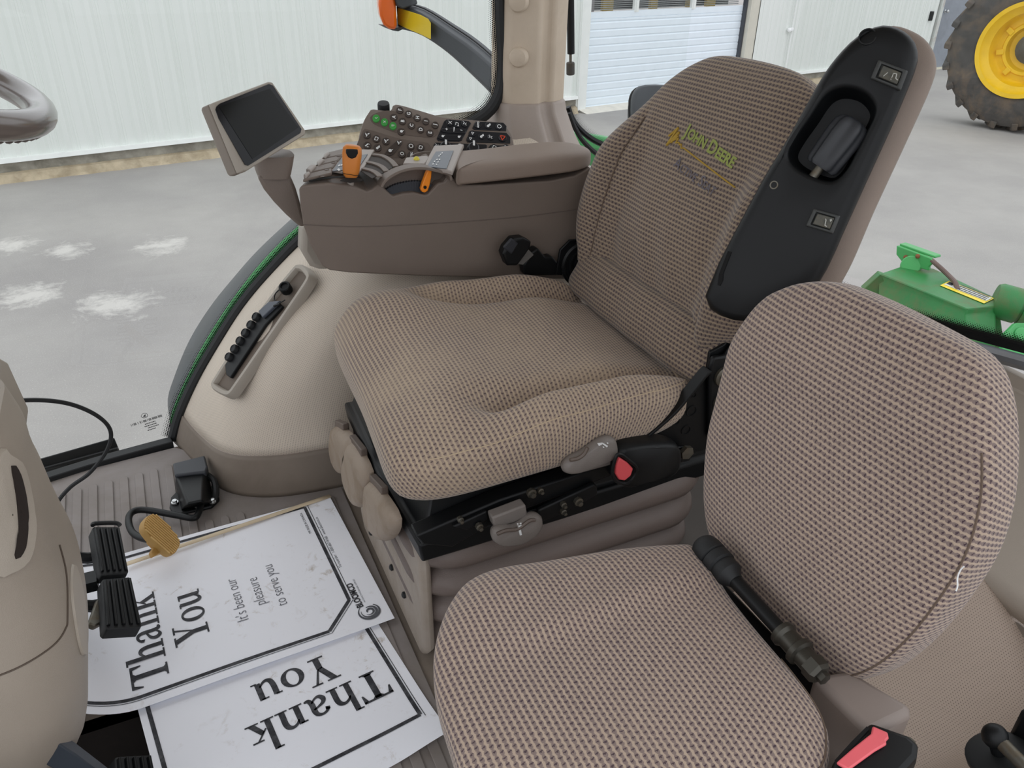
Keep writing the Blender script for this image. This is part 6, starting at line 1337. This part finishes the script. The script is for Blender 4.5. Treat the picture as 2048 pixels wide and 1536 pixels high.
# perforated black step bracket outside the glass
pb2 = thing('perforated_bracket', 'black perforated metal bracket outside the bottom of the right window', 'bracket', Py(150, 930, YG+.09))
yb = YG+.085
BF = Fr(Py(60, 960, yb), Py(240, 905, yb)-Py(60, 960, yb), V((0, .35, .94)))
def bq2(u, v, h=0): return Ppl(u, v, BF.o, BF.z) + BF.z*h
mb = MB(); mb.prism([bq2(u, v) for u, v in ((20, 935), (228, 876), (243, 912), (243, 930), (20, 990))], -BF.z*.006); mb.build('bracket_plate', M_BLACK, pb2, bevel=.002)
mb = MB(); mb.tube([bq2(30, 953, .004), bq2(236, 897, .004)], .005, 8); mb.build('bracket_flange', M_BLACK, pb2)
M_SEE = plastic('see_through_pale', 'd5d2cc', .9)
for u, v, r in ((88, 951, 6.5), (203, 917, 6.5), (221, 911, 6.5), (72, 956, 5)):
    c_ = bq2(u, v, .001); k = (c_-CC).dot(CF)/FPX; mb = MB(); mb.lathe(c_, BF.z, [(r*k, 0), (r*k, .001), (.0003, .001)], 18); mb.build('bracket_hole', M_SEE, pb2)
for pts in (((103, 943), (112, 940), (110, 950), (102, 948)), ((163, 923), (190, 915), (192, 925), (168, 934))):
    mb = MB(); mb.prism([bq2(u, v, .001) for u, v in pts], BF.z*.001); mb.build('bracket_slot', M_SEE, pb2, smooth=False)
# ================================================================== connector tray in the fender liner
tc, tn = on_fender(525, 660); tx_ = (on_fender(585, 575)[0]-on_fender(465, 745)[0]).normalized(); tf = Fr(tc, tx_, tn.cross(tx_), tn)
tr = thing('connector_tray', 'long recessed tray of black connector caps in the beige fender liner', 'tray', tc)
def tq(u, v, h=0): return Ppl(u, v, tc + tf.z*(h+.006), tf.z)
O_ = [(590, 536), (601, 530), (611, 533), (622, 546), (623, 556), (610, 580), (540, 682), (475, 776), (464, 790), (452, 793), (431, 782), (425, 772), (432, 756), (480, 682), (545, 592)]
Lo = resample(cat([tq(*q) for q in O_], 5, True), 90, True)
def ins3(L, d, h):
    out = []; n = len(L); c = sum(L, V((0, 0, 0)))/n
    for i in range(n):
        t = (L[(i+1) % n]-L[i-1]).normalized(); nn = tf.z.cross(t)
        if nn.dot(c-L[i]) < 0: nn = -nn
        out.append(L[i] + nn*d + tf.z*h)
    return out
Li = ins3(Lo, .0125, 0)
mb = MB(); mb.loft([ins3(Lo, -.001, -.015), ins3(Lo, 0, .002), ins3(Lo, .003, .006), ins3(Lo, .010, .006), ins3(Lo, .0125, .003), ins3(Lo, .0135, -.005)], caps=False); mb.build('tray_frame', M_GREYTRIM, tr, ang=50)
mb = MB(); mb.add([q - tf.z*.004 for q in Li], [list(range(90))]); mb.build('tray_floor', plastic('tray_dark', '6a5f55', .7), tr, smooth=False)
mb = MB(); ST = [(455, 728), (525, 638), (560, 606), (570, 615), (536, 652), (466, 758), (458, 752)]; mb.prism([tq(u, v, -.003) for u, v in ST], tf.z*.008); mb.build('connector_strip', M_BLACK, tr, bevel=.002)
mb = MB(); mb.prism([tq(u, v, .004) for u, v in ((522, 625), (543, 606), (565, 604), (558, 612), (530, 638))], tf.z*.008); mb.build('strip_end', plastic('end_slate', '4d525c', .4), tr, bevel=.002)
mb = MB(); mb.tube([tq(548, 612, .013), tq(560, 608, .013)], .0025, 6); mb.build('strip_hole', M_BLACK, tr)
for k in range(6):
    t = k/5; u, v = lerp(517, 463, t), lerp(636, 716, t); mb = MB(); c_ = tq(u, v, .002)
    mb.lathe(c_, tf.z, [(.0098, 0), (.0098, .009), (.0084, .0115), (.0065, .012), (.006, .0108), (.0003, .0108)], 10); mb.tube([c_ + tf.y*.008 + tf.z*.008, c_ + tf.y*.012 + tf.z*.004], .0022, 6); mb.build('connector_cap', M_BLACKR, tr, ang=40)
c_ = tq(573, 579, .006); mb = MB(); mb.lathe(c_, (tf.z + tf.x*.4 - tf.y*.3).normalized(), [(.012, -.004)] + [(.0125, 0), (.0125, .012), (.011, .014), (.008, .014), (.0072, .011), (.0003, .011)], 20); mb.build('socket_cap', M_BLACK, tr)
mb = MB(); mb.tube(cat([tq(u, v, .010) for u, v in ((562, 577), (551, 587), (549, 600), (558, 606), (570, 600))], 5), .0013, 6); mb.build('cap_tether', M_BLACK, tr)
